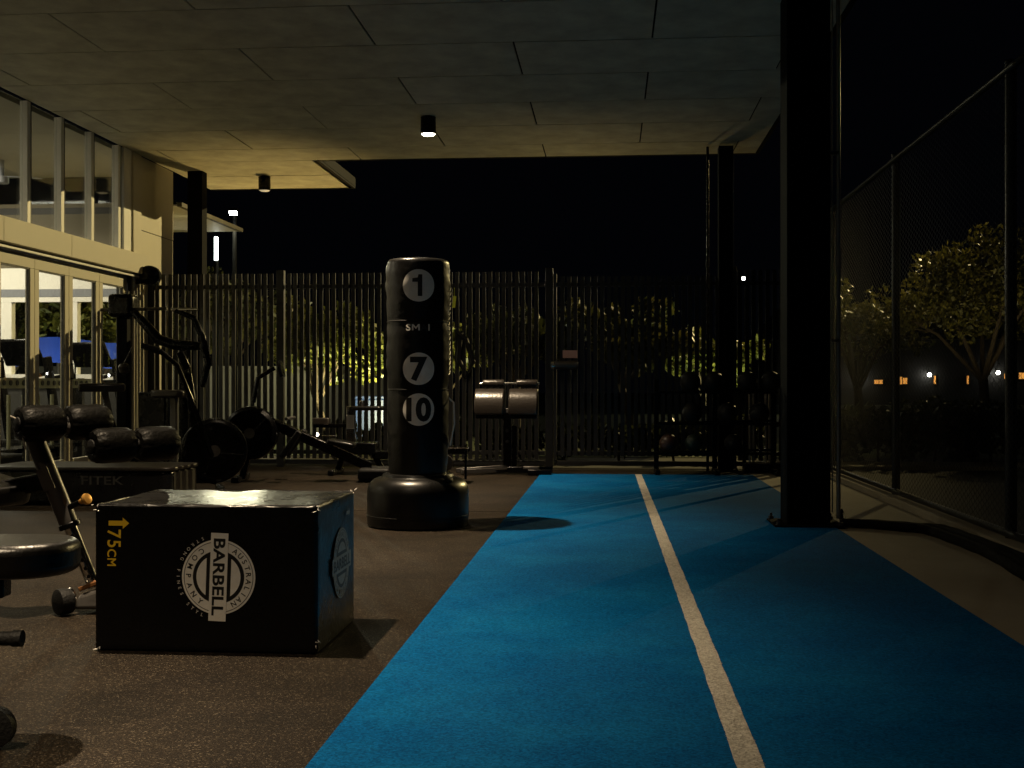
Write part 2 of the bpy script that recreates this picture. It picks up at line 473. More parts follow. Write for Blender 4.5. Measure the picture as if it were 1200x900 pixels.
# blue turf lane with its pile
TX0, TX1, TY0, TY1 = -0.72, 1.425, -3.0, 12.22
turf = solo('blue_turf', MB().span((TX0, TY0, 0.0015), (TX1, TY1, 0.009)), 'turf_blue', (0, 0, 0), kind='structure', smooth=0)
def line_x(y): return 0.330 - 0.0057 * (y - 2.8)
lv, lf = [], []
for i in range(301):
    y = TY0 + (TY1 - .01 - TY0) * i / 300
    e0, e1 = (0.0009 * math.sin(i * 0.9 + k * 2.1) + rnd.uniform(-.0012, .0012) for k in (0, 1))
    lv += [(line_x(y) - .033 + e0, y, .0098), (line_x(y) + .033 + e1, y, .0098)]
    if i: lf.append((2 * i - 2, 2 * i - 1, 2 * i + 1, 2 * i))
part('line_marking', (lv, lf), 'turf_white', turf, smooth=0)
def pile(name, n, x0, x1, y0, y1, mat, keep, seed, hmin, hmax, z0=0.0085):
    g = np.random.default_rng(seed)
    x = g.uniform(x0, x1, n); y = y0 + (y1 - y0) * g.random(n) ** 2.2
    k = keep(x, y); x, y = x[k], y[k]; n = len(x)
    a = g.uniform(0, 2 * np.pi, n); h = g.uniform(hmin, hmax, n); w = g.uniform(0.0008, 0.0018, n)
    lx, ly = g.normal(0, 0.0022, n), g.normal(0.0, 0.004, n)
    z = np.full(n, z0)
    p = np.stack([np.stack([x - np.cos(a) * w, y - np.sin(a) * w, z], 1), np.stack([x + np.cos(a) * w, y + np.sin(a) * w, z], 1),
                  np.stack([x + lx, y + ly, z + h], 1)], 1).reshape(-1, 3)
    me = bpy.data.meshes.new(name)
    me.vertices.add(3 * n); me.vertices.foreach_set('co', p.ravel().astype(np.float32))
    me.loops.add(3 * n); me.loops.foreach_set('vertex_index', np.arange(3 * n, dtype=np.int32))
    me.polygons.add(n); me.polygons.foreach_set('loop_start', np.arange(0, 3 * n, 3, dtype=np.int32))
    me.update(); me.validate()
    me.materials.append(MATS[mat])
    o = bpy.data.objects.new(name, me); COL.objects.link(o); o.parent = turf
    tag(o, None, None, None, 'stuff')
white = lambda x, y: np.abs(x - (0.330 - 0.0057 * (y - 2.8))) < 0.033 + 0.001 * np.sin(y * 37)
pile('line_pile', 90000, 0.24, 0.40, 2.4, 9.5, 'turf_white', white, 4, 0.0015, 0.004)
# concrete strip beside the turf, kerb under the mesh fence, path beyond the fence with light put into its colour
solo('concrete_path', MB().span((1.427, -4, -0.05), (2.14, FENY, 0.0005)), 'path_concrete', (1.8, 5, 0), kind='structure', smooth=0)
solo('kerb', MB().span((2.15, -4, -0.06), (2.29, FENY + 0.1, 0.045)), 'path_concrete', (2.2, 5, 0), kind='structure', bevel=0.008)
solo('footpath', MB().span((2.6, 14.05, -0.06), (22, 14.95, -0.02)), 'path_concrete_lit', (8, 14.5, 0), kind='structure', smooth=0)
solo('lawn', MB().add([(-40, 16.2, -.052), (70, 16.2, -.052), (70, 120, -.052), (-40, 120, -.052)], [(0, 1, 2, 3)]), 'grass_ground', (0, 40, -0.05), kind='structure', smooth=0)

# ================================================================== CANOPY
canopy = thing('canopy_roof', (-1.8, 5, CEIL), 'broad flat canopy roof lined with staggered grey fibre cement soffit panels', 'canopy')
cb = MB(); cb.span((FACX - 0.02, -4, CEIL + 0.02), (1.62, 13.40, CEIL + 0.12)); cb.span((FACX - 0.02, 13.42, CEIL + 0.021), (-3.32, 15.36, CEIL + 0.118))
part('roof_slab', cb, 'dark_steel', canopy, smooth=0)
ROWS = [13.41, 12.72, 11.77, 10.82, 9.87, 8.92, 7.97, 7.02, 6.07, 5.12, 4.17, 3.22, 2.27, 1.32, 0.37, -0.58, -1.53, -2.48, -3.43]
pan_cache = {}
def panel(x0, x1, y0, y1):
    w, d = round(x1 - x0 - 0.015, 4), round(y1 - y0 - 0.018, 4)
    if w < 0.05 or d < 0.05: return
    if (w, d) not in pan_cache:
        pan_cache[(w, d)] = mesh_of('soffit_panel', MB().box((0, 0, 0.006), (w, d, 0.012)), 'soffit', smooth=0)
    o = inst('soffit_panel', pan_cache[(w, d)], canopy, ((x0 + x1) / 2, (y0 + y1) / 2, CEIL + rnd.uniform(-0.001, 0.001)))
    o.rotation_euler = (R(rnd.uniform(-.06, .06)), R(rnd.uniform(-.04, .04)), 0)
for r in range(len(ROWS) - 1):
    cuts = [-3.885, -1.775, 0.305] if r % 2 else [-4.96, -2.835, -0.73, 1.34]
    xs = [FACX] + cuts + [1.60]
    for a, b in zip(xs[:-1], xs[1:]): panel(a, b, ROWS[r + 1], ROWS[r])
for y0, y1 in ((13.41, 14.36), (14.36, 15.31)):
    for a, b in ((FACX, -3.40),): panel(a, b, y0, y1)
fz = MB(); fz.span((1.60, -4, CEIL - 0.004), (1.635, 13.44, CEIL + 0.14)); fz.span((-3.36, 13.41, CEIL - 0.004), (1.598, 13.45, CEIL + 0.14)); fz.span((-3.36, 13.452, CEIL - 0.004), (-3.325, 15.36, CEIL + 0.14)); fz.span((FACX, 15.32, CEIL - 0.004), (-3.362, 15.36, CEIL + 0.14))
part('edge_trim', fz, 'dark_steel', canopy, smooth=0)
far = thing('entrance_awning', (-8, 18, CEIL), 'small lit awning beyond the corner of the building', 'awning')
part('soffit_panel', MB().span((-11, 16.65, CEIL), (-6.2, 19.5, CEIL + 0.02)), 'cream_paint', far, smooth=0)
part('edge_trim', MB().span((-6.19, 16.65, CEIL - 0.01), (-6.12, 19.5, CEIL + 0.05)), 'olive_panel', far, smooth=0)
part('roof_slab', MB().span((-11, 16.66, CEIL + 0.025), (-6.21, 19.49, CEIL + 0.06)), 'dark_steel', far, smooth=0)
part('post', MB().span((-5.06, 13.95, 0), (-4.88, 14.12, CEIL - .002)), 'dark_steel', canopy, smooth=0)

# downlights
def downlight(x, y, label, lit=True, energy=0, flush=False, spill=0.025):
    t = thing('ceiling_light', (x, y, CEIL), label, 'light', 'downlights under the canopy', world=False)
    L = 0.0 if flush else 0.165
    if flush:
        part('housing', MB().lathe([(0.085, -0.004), (0.085, -0.010), (0.068, -0.010), (0.068, -0.004)], 28), 'black_metal', t)
    else:
        part('housing', MB().lathe([(0.072, -0.008), (0.074, -0.012), (0.074, -L - .005), (0.066, -L - .007), (0.066, 0.010 - L)], 28), 'black_metal', t)
        part('mounting_plate', MB().lathe([(0.05, 0.0), (0.05, -0.009)], 20), 'black_metal', t)
    part('lens', MB().lathe([(0.065, -L - .006), (0.050, -L - .017), (0.0001, -L - .022)], 28), 'lens_white' if lit else 'lens_dim', t)
    if lit:
        spot('lamp', (0, 0, -L - .030), energy, 91, 1.0, WARM, t, 0.025)
        spot('lamp_spill', (0, 0, -L - .031), energy * spill, 140, 0.6, WARM, t, 0.03)
    return t
LE = 640
downlight(LAMP_X + 0.14, LAMP_Y[3], 'lit cylindrical black downlight near the far edge of the canopy', True, LE * 0.8)
downlight(LAMP_X, LAMP_Y[2], 'lit black downlight above the punching bag', True, LE, True)
downlight(LAMP_X - 0.1, LAMP_Y[1], 'lit black downlight above the padded jump box', True, LE, True, 0.05)
downlight(LAMP_X - 0.55, LAMP_Y[0], 'lit black downlight above the near end of the turf', True, LE * 0.8, True, 0.10)
downlight(-4.25, 14.4, 'unlit black downlight under the narrow canopy extension by the building', False)

# ================================================================== BUILDING
bl = thing('gym_building', (-7, 11.5, 0), 'cream gym building with glazed folding doors and tall upper windows', 'building')
BY0, BY1, BXB, WEND = 6.0, 14.2, -12.0, 13.95
def bp(name, a, b, mat, par=bl, bevel=0.0): return part(name, MB().span(a, b), mat, par, bevel, smooth=0)
bp('interior_floor', (BXB, BY0, -0.05), (FACX - 0.2, BY1, -0.002), 'dark_floor')
bp('interior_ceiling', (BXB, BY0, CEIL - 0.015), (FACX - 0.13, BY1 - 0.02, CEIL + 0.03), 'ceiling_cream')
bp('back_wall', (BXB - 0.1, BY0, 0), (BXB, BY1, CEIL), 'wall_white')
bp('near_wall', (BXB, BY0 - 0.1, 0), (FACX - 0.2, BY0, CEIL), 'wall_white')
# front: end wall panels beyond the doors
bp('wall_panel', (FACX - 0.12, 12.90, 2.655), (FACX + 0.012, WEND, CEIL - 0.012), 'cream_paint')
bp('wall_panel', (FACX - 0.12, 12.90, 0), (FACX + 0.010, WEND, 2.645), 'cream_paint')
bp('wall_panel', (FACX - 0.115, 12.90, 2.644), (FACX, WEND - 0.01, 2.656), 'dark_wall')
bp('wall', (FACX - 0.3, WEND + 0.002, 0), (FACX - 0.13, BY1, CEIL - 0.02), 'cream_paint')
bp('corner_pilaster', (FACX - 0.12, 12.67, 0), (FACX + 0.05, 12.895, CEIL - 0.012), 'cream_paint', bevel=0.004)
bp('door_jamb', (FACX - 0.10, 12.565, 0), (FACX + 0.03, 12.664, 2.13), 'dark_wall')
# fascia beam over the doors, in sections
fy = [6.0, 8.2, 9.72, 11.0, 12.86]
for a, b in zip(fy[:-1], fy[1:]):
    bp('fascia_panel', (FACX - 0.15, a + 0.002, 2.135), (FACX + 0.13, b - 0.002, 2.35), 'cream_paint', bevel=0.003)
bp('door_track', (FACX - 0.1, 6, 2.102), (FACX + 0.07, 12.66, 2.131), 'dark_wall')
bp('door_track', (FACX + 0.072, 6, 2.094), (FACX + 0.10, 12.70, 2.112), 'white_frame')
# upper windows: mullions and panes
for y in [6.4 + 0.665 * k for k in range(10)]:
    w = 0.06
    bp('mullion', (FACX - 0.06, y - w / 2, 2.352), (FACX + 0.012, y + w / 2, CEIL - 0.006), 'white_frame', bevel=0.003)
    bp('mullion_seal', (FACX - 0.055, y + w / 2 + 0.001, 2.353), (FACX + 0.004, y + w / 2 + 0.035, CEIL - 0.008), 'dark_wall')
    bp('upper_pane', (FACX - 0.040, y + w / 2 + 0.037, 2.353), (FACX - 0.030, y + 0.665 - w / 2 - 0.002, CEIL - 0.008), 'glass')
bp('upper_frame', (FACX - 0.10, 12.46, 2.352), (FACX + 0.03, 12.66, CEIL - 0.008), 'white_frame')
# folding door leaves
SILLZ, TOPZ = 0.02, 2.09
for k in range(9):
    y0 = 12.555 - 0.69 * (k + 1); y1 = y0 + 0.69
    leaf = bp('door', (FACX - 0.03, y0 + 0.003, TOPZ - 0.115), (FACX + 0.02, y1 - 0.003, TOPZ), 'cream_paint')
    st = MB(); st.span((FACX - 0.029, y0 + 0.003, SILLZ), (FACX + 0.019, y0 + 0.085, TOPZ - 0.117)); st.span((FACX - 0.029, y1 - 0.085, SILLZ), (FACX + 0.019, y1 - 0.003, TOPZ - 0.117))
    st.span((FACX - 0.028, y0 + 0.087, SILLZ), (FACX + 0.018, y1 - 0.087, 0.2))
    part('frame', st, 'cream_paint', leaf, 0.003, smooth=0)
    sl = MB(); sl.span((FACX - 0.012, y1 - 0.096, 0.203), (FACX + 0.012, y1 - 0.0865, TOPZ - 0.119)); sl.span((FACX - 0.012, y0 + 0.0865, TOPZ - 0.13), (FACX + 0.012, y1 - 0.098, TOPZ - 0.119))
    part('seal', sl, 'dark_wall', leaf, smooth=0)
    part('pane', MB().span((FACX - 0.009, y0 + 0.0867, 0.2025), (FACX - 0.003, y1 - 0.0975, TOPZ - 0.1205)), 'glass', leaf, smooth=0)
    if k % 2: part('handle', MB().path([(FACX + .02, y0 + .045, .98), (FACX + .06, y0 + .045, .98), (FACX + .06, y0 + .045, 1.12), (FACX + .02, y0 + .045, 1.12)], .008, 8), 'black_metal', leaf)
# end wall of the room: white framed windows looking out to the hedge
EY = BY1
bp('window_lintel', (BXB, EY, 2.10), (-5.46, EY + 0.1, 2.36), 'wall_white')
bp('window_head', (BXB, EY - 0.01, 2.005), (-5.46, EY + 0.09, 2.098), 'wall_grey')
bp('fascia_panel', (BXB, EY, 2.362), (-5.46, EY + 0.1, 3.02), 'olive_panel')
bp('transom', (BXB, EY, 3.022), (-5.46, EY + 0.1, 3.10), 'dark_wall')
bp('transom', (BXB, EY, 3.102), (-5.46, EY + 0.1, 3.15), 'olive_panel')
bp('upper_pane', (BXB, EY + 0.04, 3.152), (-5.46, EY + 0.05, CEIL - 0.02), 'glass')
bp('window_wall', (BXB, EY, 0), (-5.46, EY + 0.1, 0.98), 'dark_wall')
bp('window_sill', (BXB, EY - 0.10, 0.982), (-5.46, EY + 0.1, 1.05), 'wall_white')
for a, b in ((-12, -9.2), (-8.3, -7.38), (-6.66, -6.54), (-5.8, -5.46)):
    bp('window_frame', (a, EY - 0.004, 1.052), (b, EY + 0.09, 1.94), 'wall_white')
bp('window_frame', (-12, EY - 0.004, 1.942), (-5.46, EY + 0.09, 2.003), 'wall_white')
bp('ceiling_panel_light', (-9.2, 8.0, CEIL - 0.045), (-8.0, 8.3, CEIL - 0.018), 'panel_light')
bp('ceiling_panel_light', (-8.2, 12.2, CEIL - 0.045), (-7.0, 12.5, CEIL - 0.018), 'panel_light')
area('lamp', (-8.6, 8.15, CEIL - 0.06), 80, 1.2, 0.3, (1, 0.86, 0.62), bl)
area('lamp', (-7.6, 12.35, CEIL - 0.06), 105, 1.2, 0.3, (1, 0.88, 0.66), bl)
part('ceiling_fan', MB().lathe([(0.05, 0), (0.05, -0.18), (0.10, -0.19), (0.10, -0.26), (0.02, -0.27)], 16, (-6.9, 13.0, CEIL - 0.02)).box((-6.9, 13.0, CEIL - 0.2), (0.9, 0.09, 0.008), (0.1, 0, 0.5)), 'wall_grey', bl)
part('speaker_bracket', MB().lathe([(0.02, 0), (0.11, -0.02), (0.12, -0.14), (0.05, -0.2)], 20, (FACX + 0.2, 12.72, 2.12), (0.25, -1, 0)).bar((FACX + 0.04, 12.75, 2.05), (FACX + 0.2, 12.72, 2.05), .05, .05), 'black_metal', bl, smooth=50)

# storage rail and treadmills inside, behind the doors
rk = thing('storage_rack', (-5.62, 11, 0), 'pale slotted storage rail standing behind the folding doors', 'rack')
part('rail_board', MB().span((-5.64, 8.6, 0.885), (-5.60, 12.5, 0.985)), 'rack_pale', rk, smooth=0)
slot = mesh_of('slot', MB().lathe([(0.026, 0), (0.026, 0.012)], 12, (0, 0, 0), (1, 0, 0)), 'dark_wall')
for k in range(30): inst('slot', slot, rk, (-5.602, 8.75 + 0.125 * k, 0.937))
for y in (8.7, 10.0, 11.2, 12.4): part('leg', MB().span((-5.70, y - 0.03, 0), (-5.645, y + 0.03, 0.99)), 'black_metal', rk, smooth=0)
for k in range(10): part('support_bar', MB().tube((-5.8, 9.3 + .3 * k, 0.3), (-5.8, 9.3 + .3 * k, 0.82), 0.018), 'rack_pale', rk)
part('shelf', MB().span((-6.0, 8.65, 0.28), (-5.71, 12.45, 0.30)), 'black_metal', rk, smooth=0)
def treadmill(loc, rz, label):
    t = thing('treadmill', loc, label, 'treadmill', 'treadmills behind the glass doors', rz, world=False)
    part('deck', MB().box((0, 0, 0.12), (1.7, 0.72, 0.16)), 'black_rubber', t, 0.03)
    part('motor_cover', MB().prism([(0.5, -.36), (0.95, -.36), (0.95, .36), (0.5, .36)], 0.2, 0.32), 'black_metal', t, 0.03)
    for s in (-1, 1):
        part('upright', MB().bar((0.72, s * 0.36, 0.1), (0.52, s * 0.36, 1.22), 0.09, 0.06), 'black_metal', t, 0.01)
        part('handrail', MB().path([(0.55, s * .36, 1.05), (0.3, s * .36, 1.0), (0.02, s * .36, 0.93)], 0.022), 'black_metal', t)
    c = part('console', MB().box((0.50, 0, 1.27), (0.05, 0.56, 0.32), (0, R(-28), 0)), 'black_metal', t, 0.02)
    part('screen', MB().box((0.468, 0, 1.285), (0.006, 0.36, 0.2), (0, R(-28), 0)), 'glass', c, smooth=0)
treadmill((-6.95, 10.95, 0), R(70), 'black treadmill nearest the left edge of the picture behind the doors')
treadmill((-6.55, 12.0, 0), R(70), 'middle black treadmill behind the second door pane')
treadmill((-6.2, 12.95, 0), R(70), 'black treadmill farthest back behind the doors near the building corner')

# ================================================================== STEEL COLUMNS
def column(x, y, rz, label, h=CEIL - 0.035, pipe=True):
    t = thing('steel_column', (x, y, 0), label, 'column', 'steel columns along the canopy edge', rz, world=False)
    part('shaft', MB().box((0, 0, h / 2 + .01), (0.012, 0.30, h)), 'dark_steel', t, smooth=0)
    for s in (-1, 1):
        part('flange', MB().box((s * 0.127, 0, h / 2 + .011), (0.02, 0.30, h)), 'dark_steel', t, 0.002, smooth=0)
    part('web_plate', MB().box((0, -0.12, h / 2 + .012), (0.232, 0.01, h)), 'dark_steel', t, smooth=0)
    part('base_plate', MB().box((0, 0, 0.011), (0.44, 0.42, 0.02)), 'dark_steel', t, 0.003)
    for sx in (-1, 1):
        for sy in (-1, 1):
            part('bolt', MB().lathe([(0.017, 0.02), (0.017, 0.04), (0.008, 0.041), (0.008, 0.06)], 6, (sx * 0.195, sy * 0.18, 0)), 'grey_metal', t)
    if pipe:
        part('conduit', MB().tube((0.190, -0.13, 0.06), (0.190, -0.13, h), 0.014), 'steel_edge', t)
        part('edge_strip', MB().box((0.150, -0.140, h / 2 + .05), (0.005, 0.02, h - .1)), 'steel_edge', t, smooth=0)
        part('saddle', MB().box((0.163, -0.13, 1.2), (0.055, 0.05, 0.02)), 'grey_metal', t)
        part('saddle', MB().box((0.163, -0.13, 2.4), (0.055, 0.05, 0.02)), 'grey_metal', t)
    return t
column(1.262, 7.93, 0, 'tall dark steel column on a base plate beside the turf')
column(1.22, 12.92, 0, 'dark steel column standing against the slat fence by the ball rack', pipe=False).scale = (0.55, 0.6, 1)
rodt = MB().tube((1.03, 12.9, 0), (1.03, 12.9, CEIL - 0.02), 0.015)
solo('drain_pipe', rodt, 'black_metal', (1.03, 12.9, 0), 'slim grey pipe rising beside the column at the slat fence', 'pipe')

# ================================================================== SLAT FENCE AND GATE
fe = thing('slat_fence', (-2, FENY, 0), 'tall dark metal fence of narrow upright slats across the back', 'fence')
PITCH, SW = 0.0735, 0.046
slat = mesh_of('slat', MB().box((0, 0, 1.13), (SW, 0.016, 2.08)), 'slat_paint', smooth=0)
def slats(par, x0, x1, y, me):
    n = int((x1 - x0) / PITCH)
    for k in range(n):
        inst('slat', me, par, (x0 + PITCH * (k + 0.6), y + rnd.uniform(-.001, .001), 0.004), (0, R(rnd.uniform(-.12, .12)), R(rnd.uniform(-1.5, 1.5))))
def rails(par, x0, x1, y, mat):
    for z, h in ((2.03, 0.045), (0.165, 0.045), (0.055, 0.05)):
        part('rail', MB().span((x0, y + 0.010, z - h / 2), (x1, y + 0.045, z + h / 2)), mat, par, 0.003, smooth=0)
for x0, x1 in ((-5.18, -3.76), (-3.66, -0.73), (1.36, 2.16)):
    slats(fe, x0, x1, FENY, slat); rails(fe, x0, x1, FENY, 'slat_paint')
for x in (-5.215, -3.71, -0.68, 1.32, 2.2):
    part('post', MB().box((x, FENY + 0.01, 1.105), (0.085, 0.075, 2.21)), 'slat_paint', fe, 0.004, smooth=0)
ga = thing('slat_gate', (0.3, FENY, 0), 'dark slatted gate with a lock box and pink notice', 'gate')
gslat = mesh_of('slat', MB().box((0, 0, 1.12), (SW, 0.016, 1.98)), 'gate_paint', smooth=0)
slats(ga, -0.58, 1.24, FENY - 0.01, gslat); rails(ga, -0.60, 1.26, FENY - 0.005, 'gate_paint')
for x in (-0.615, 1.268): part('stile', MB().box((x, FENY + 0.01, 1.12), (0.035, 0.05, 2.06)), 'gate_paint', ga, 0.003, smooth=0)
lk = part('lock_box', MB().tube((-0.62, FENY - 0.09, 1.135), (-0.36, FENY - 0.09, 1.135), 0.048, n=18), 'grey_metal', ga, 0.006)
part('lock_cap', MB().lathe([(0.05, -.006), (0.05, 0.03), (0.03, 0.036)], 18, (-0.625, FENY - 0.09, 1.135), (-1, 0, 0)), 'chrome', lk)
part('notice', MB().span((-0.53, FENY - 0.026, 1.215), (-0.37, FENY - 0.022, 1.30)), 'sign_pink', ga, smooth=0)
tg = MB().box((-1.735, FENY - 0.03, 1.84), (0.035, 0.006, 0.13), (0, R(6), 0)); tg.tube((-1.735, FENY - .03, 1.9), (-1.735, FENY - 0.02, 2.0), 0.003, n=6)
solo('yellow_tag', tg, 'tag_yellow', (-1.735, FENY - 0.03, 1.84), 'small bright yellow tag hanging on the slat fence behind the punching bag', 'tag')
st = MB().path([(-1.70, FENY - .05, 1.5), (-1.6, FENY - .06, 1.42), (-1.52, FENY - .05, 1.18), (-1.60, FENY - .05, 1.02), (-1.68, FENY - .05, 1.2), (-1.66, FENY - .04, 1.5)], 0.03, 8)
solo('hanging_strap', st, 'black_rubber', (-1.6, FENY - .05, 1.2), 'black strap looped over the slat fence right of the bag', 'strap')

# ================================================================== CHAIN LINK FENCE
ch = thing('chain_link_fence', (CHX, 8, 0), 'tall black chain link fence on posts along the right side', 'fence')
def chain():
    D = 0.046; y0, y1, z0, z1 = 3.0, FENY - 0.05, 0.09, 2.68
    ny = int((y1 - y0) / D); nz = int((z1 - z0) / (D / 2)); rr = 0.0016
    V, F = [], []
    base = 0
    k = np.arange(nz + 1)
    for j in range(ny):
        yy = y0 + D * j + (D / 2 + 0.001) * np.where((k + j) % 2 == 0, 1, -1) + D / 2
        zz = z0 + k * D / 2
        xx = CHX + 0.002 * np.where((k + j) % 2 == 0, 1, -1) + 0.012 * math.sin(j * 0.11) * np.sin(zz * 1.2)
        c = np.stack([xx, yy, zz], 1)
        for a in range(3):
            o = np.array([math.cos(a * 2.0944), 0, 0]) * rr + np.array([0, math.sin(a * 2.0944) * rr, 0])
            V.append(c + o)
        n = nz + 1
        i = np.arange(nz)
        for a in range(3):
            b = (a + 1) % 3
            F.append(np.stack([base + a * n + i, base + b * n + i, base + b * n + i + 1, base + a * n + i + 1], 1))
        base += 3 * n
    return np.concatenate(V), np.concatenate(F)
cv, cf = chain()
me = bpy.data.meshes.new('wire_mesh')
cv = cv - np.array([CHX, 8, 0])
me.vertices.add(len(cv)); me.vertices.foreach_set('co', cv.ravel().astype(np.float32))
me.loops.add(cf.size); me.loops.foreach_set('vertex_index', cf.ravel().astype(np.int32))
me.polygons.add(len(cf)); me.polygons.foreach_set('loop_start', np.arange(0, cf.size, 4, dtype=np.int32))
me.update(); me.validate(); me.materials.append(MATS['wire_black'])
wo = bpy.data.objects.new('wire_mesh', me); COL.objects.link(wo); wo.parent = ch; tag(wo, kind='stuff')
for y in (4.25, 7.0, 9.75, 12.5):
    p = part('post', MB().tube((CHX + 0.045, y, 0.03), (CHX + 0.045, y, 2.75), 0.032, n=16), 'post_black', ch)
    part('post_cap', MB().ball((CHX + 0.045, y, 2.75), 0.036, 14, 0.5), 'post_black', p)
for z in (0.075, 2.70):
    part('rail', MB().tube((CHX + 0.02, 3, z), (CHX + 0.02, FENY - .02, z), 0.022, n=12), 'post_black', ch)

# ================================================================== JUMP BOX
BX0, BX1, BYF, BYB, BH = -1.770, -0.988, 3.975, 4.555, 0.502
jb = thing('jump_box', (-1.365, 4.26, 0), 'black padded jump box with a round white logo and yellow arrow', 'jump box')
def soft_box():
    bm = bmesh.new()
    bmesh.ops.create_cube(bm, size=1.0)
    bmesh.ops.bevel(bm, geom=bm.edges[:], offset=0.022, segments=3, affect='EDGES', profile=0.6)
    for k in range(1, 16):
        for ax in range(3):
            n = Vector((0, 0, 0)); n[ax] = 1
            bmesh.ops.bisect_plane(bm, geom=bm.verts[:] + bm.edges[:] + bm.faces[:], plane_co=n * (-0.5 + k / 16), plane_no=n)
    for v in bm.verts:
        x, y, z = v.co
        bx = (0.25 - x * x) * 4; by = (0.25 - y * y) * 4; bz = (0.25 - z * z) * 4
        w = 0.0016 * math.sin(x * 23 + z * 9 + y * 5) + 0.0012 * math.sin(z * 31 - x * 13)
        p = Vector((x * 0.780, y * 0.578, z * BH))
        if abs(x) > 0.49: p.x += w * by * bz
        if abs(y) > 0.49: p.y += (math.copysign(0.003 * bx * bz, y) + w * bx * bz) if y > 0 else 0
        if z > 0.49: p.z += (-0.006 * bx * by + 1.4 * w)
        v.co = p + Vector((-1.379, 4.265, BH / 2 + 0.001))
    vs = [v.co[:] for v in bm.verts]; bm.verts.index_update()
    fs = [tuple(v.index for v in f.verts) for f in bm.faces]
    bm.free()
    return vs, fs
part('padded_shell', soft_box(), 'black_vinyl', jb, smooth=35)
pi = MB()
e = 0.010
cor = [(BX0 + e, BYF + e), (BX1 - e, BYF + e), (BX1 - e, BYB - e), (BX0 + e, BYB - e)]
for i in range(4):
    (x0, y0), (x1, y1) = cor[i], cor[(i + 1) % 4]
    pts = [(x0 + (x1 - x0) * k / 10, y0 + (y1 - y0) * k / 10, BH - 0.0035 + 0.0015 * math.sin(k * 1.7 + i)) for k in range(11)]
    pi.path(pts, 0.0055, 8)
    pi.path([(x0, y0, 0.012 + (BH - 0.02) * k / 6) for k in range(7)], 0.005, 8)
part('piping', pi, 'black_vinyl', jb)
def front(mb_, cx, cz, rot):
    """flat print to the front face"""
    c, s = math.cos(rot), math.sin(rot)
    m = MB(); m.f = mb_.f
    m.v = [(cx + x * c - y * s, BYF - 0.0022 - z, cz + x * s + y * c) for x, y, z in mb_.v]
    return m
def side(mb_, cy_, cz, rot, k=1.0):
    c, s = math.cos(rot), math.sin(rot)
    m = MB(); m.f = mb_.f
    m.v = [(BX1 + 0.0048 + z, cy_ + k * (x * c - y * s), cz + k * (x * s + y * c)) for x, y, z in mb_.v]
    return m
LR = 0.128
L1, L2 = MB(), MB()          # pale shapes, dark lettering and lines
flat(L1, disc_pts(LR, 72), 0.0)
ring(L2, LR * 0.930, LR * 0.945, 0.0006)
for sg in (1, -1):
    flat(L2, [(x, sg * y) for x, y in seg_pts(LR * 0.70, 0.030)][::sg], 0.0006)
    flat(L1, [(x, sg * y) for x, y in seg_pts(LR * 0.60, 0.043)][::sg], 0.0012)
flat(L1, [(-0.150, -0.0302), (0.150, -0.0302), (0.150, 0.0302), (-0.150, 0.0302)], 0.0018)
put_text(L2, 'BARBELL', lambda x, y: (x, y - 0.0185), 0.038, 0.026, 0.0024, 1.24)
arc_text(L2, 'AUSTRALIAN', LR * 0.82, 148, 32, 0.0175, 0.012, 0.0008, False)
arc_text(L2, 'COMPANY', LR * 0.82, 216, 324, 0.0175, 0.012, 0.0008, True)
L3 = MB()
arc_text(L3, 'STRONG FINES STYL', LR * 1.10, 205, 338, 0.011, 0.0, 0.0003, True)
ROT = -math.pi / 2 - 0.035
CX, CZ = -1.332, 0.2585
lg = part('logo', front(L1, CX, CZ, ROT), 'print_white', jb, smooth=0, label='round cream logo with dark lettering on the front of the box')
part('logo_lettering', front(L2, CX, CZ, ROT), 'print_black', lg, smooth=0)
part('logo_tagline', front(L3, CX, CZ, ROT), 'print_grey', lg, smooth=0)
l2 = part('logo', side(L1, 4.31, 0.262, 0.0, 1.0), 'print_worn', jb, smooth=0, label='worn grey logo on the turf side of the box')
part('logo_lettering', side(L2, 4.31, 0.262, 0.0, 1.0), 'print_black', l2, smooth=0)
AR = MB()
flat(AR, [(-0.0365, -0.0084), (0.0135, -0.0084), (0.0135, -0.0195), (0.0365, 0.0), (0.0135, 0.0195), (0.0135, 0.0084), (-0.0365, 0.0084)], 0.0)
part('arrow', front(AR, -1.682, 0.4385, 0), 'print_yellow', jb, smooth=0, label='yellow arrow printed sideways')
T7 = MB()
for ch_, x_, h_, k_ in (('7', 0.0, 0.046, 0.95), ('5', 0.0335, 0.046, 0.9), ('C', 0.0655, 0.030, 0.95), ('M', 0.097, 0.030, 0.9)):
    put_text(T7, ch_, lambda x, y: (x + x_, y), h_, 0.014, 0.0, k_)
part('size_lettering', front(T7, -1.7215, 0.4017, -math.pi / 2 - 0.01), 'print_yellow', jb, smooth=0)
AS = MB(); AS.v, AS.f = AR.v, AR.f
part('arrow', side(AS, 4.42, 0.435, 0, 0.8), 'print_worn', jb, smooth=0, label='faded arrow on the turf side')
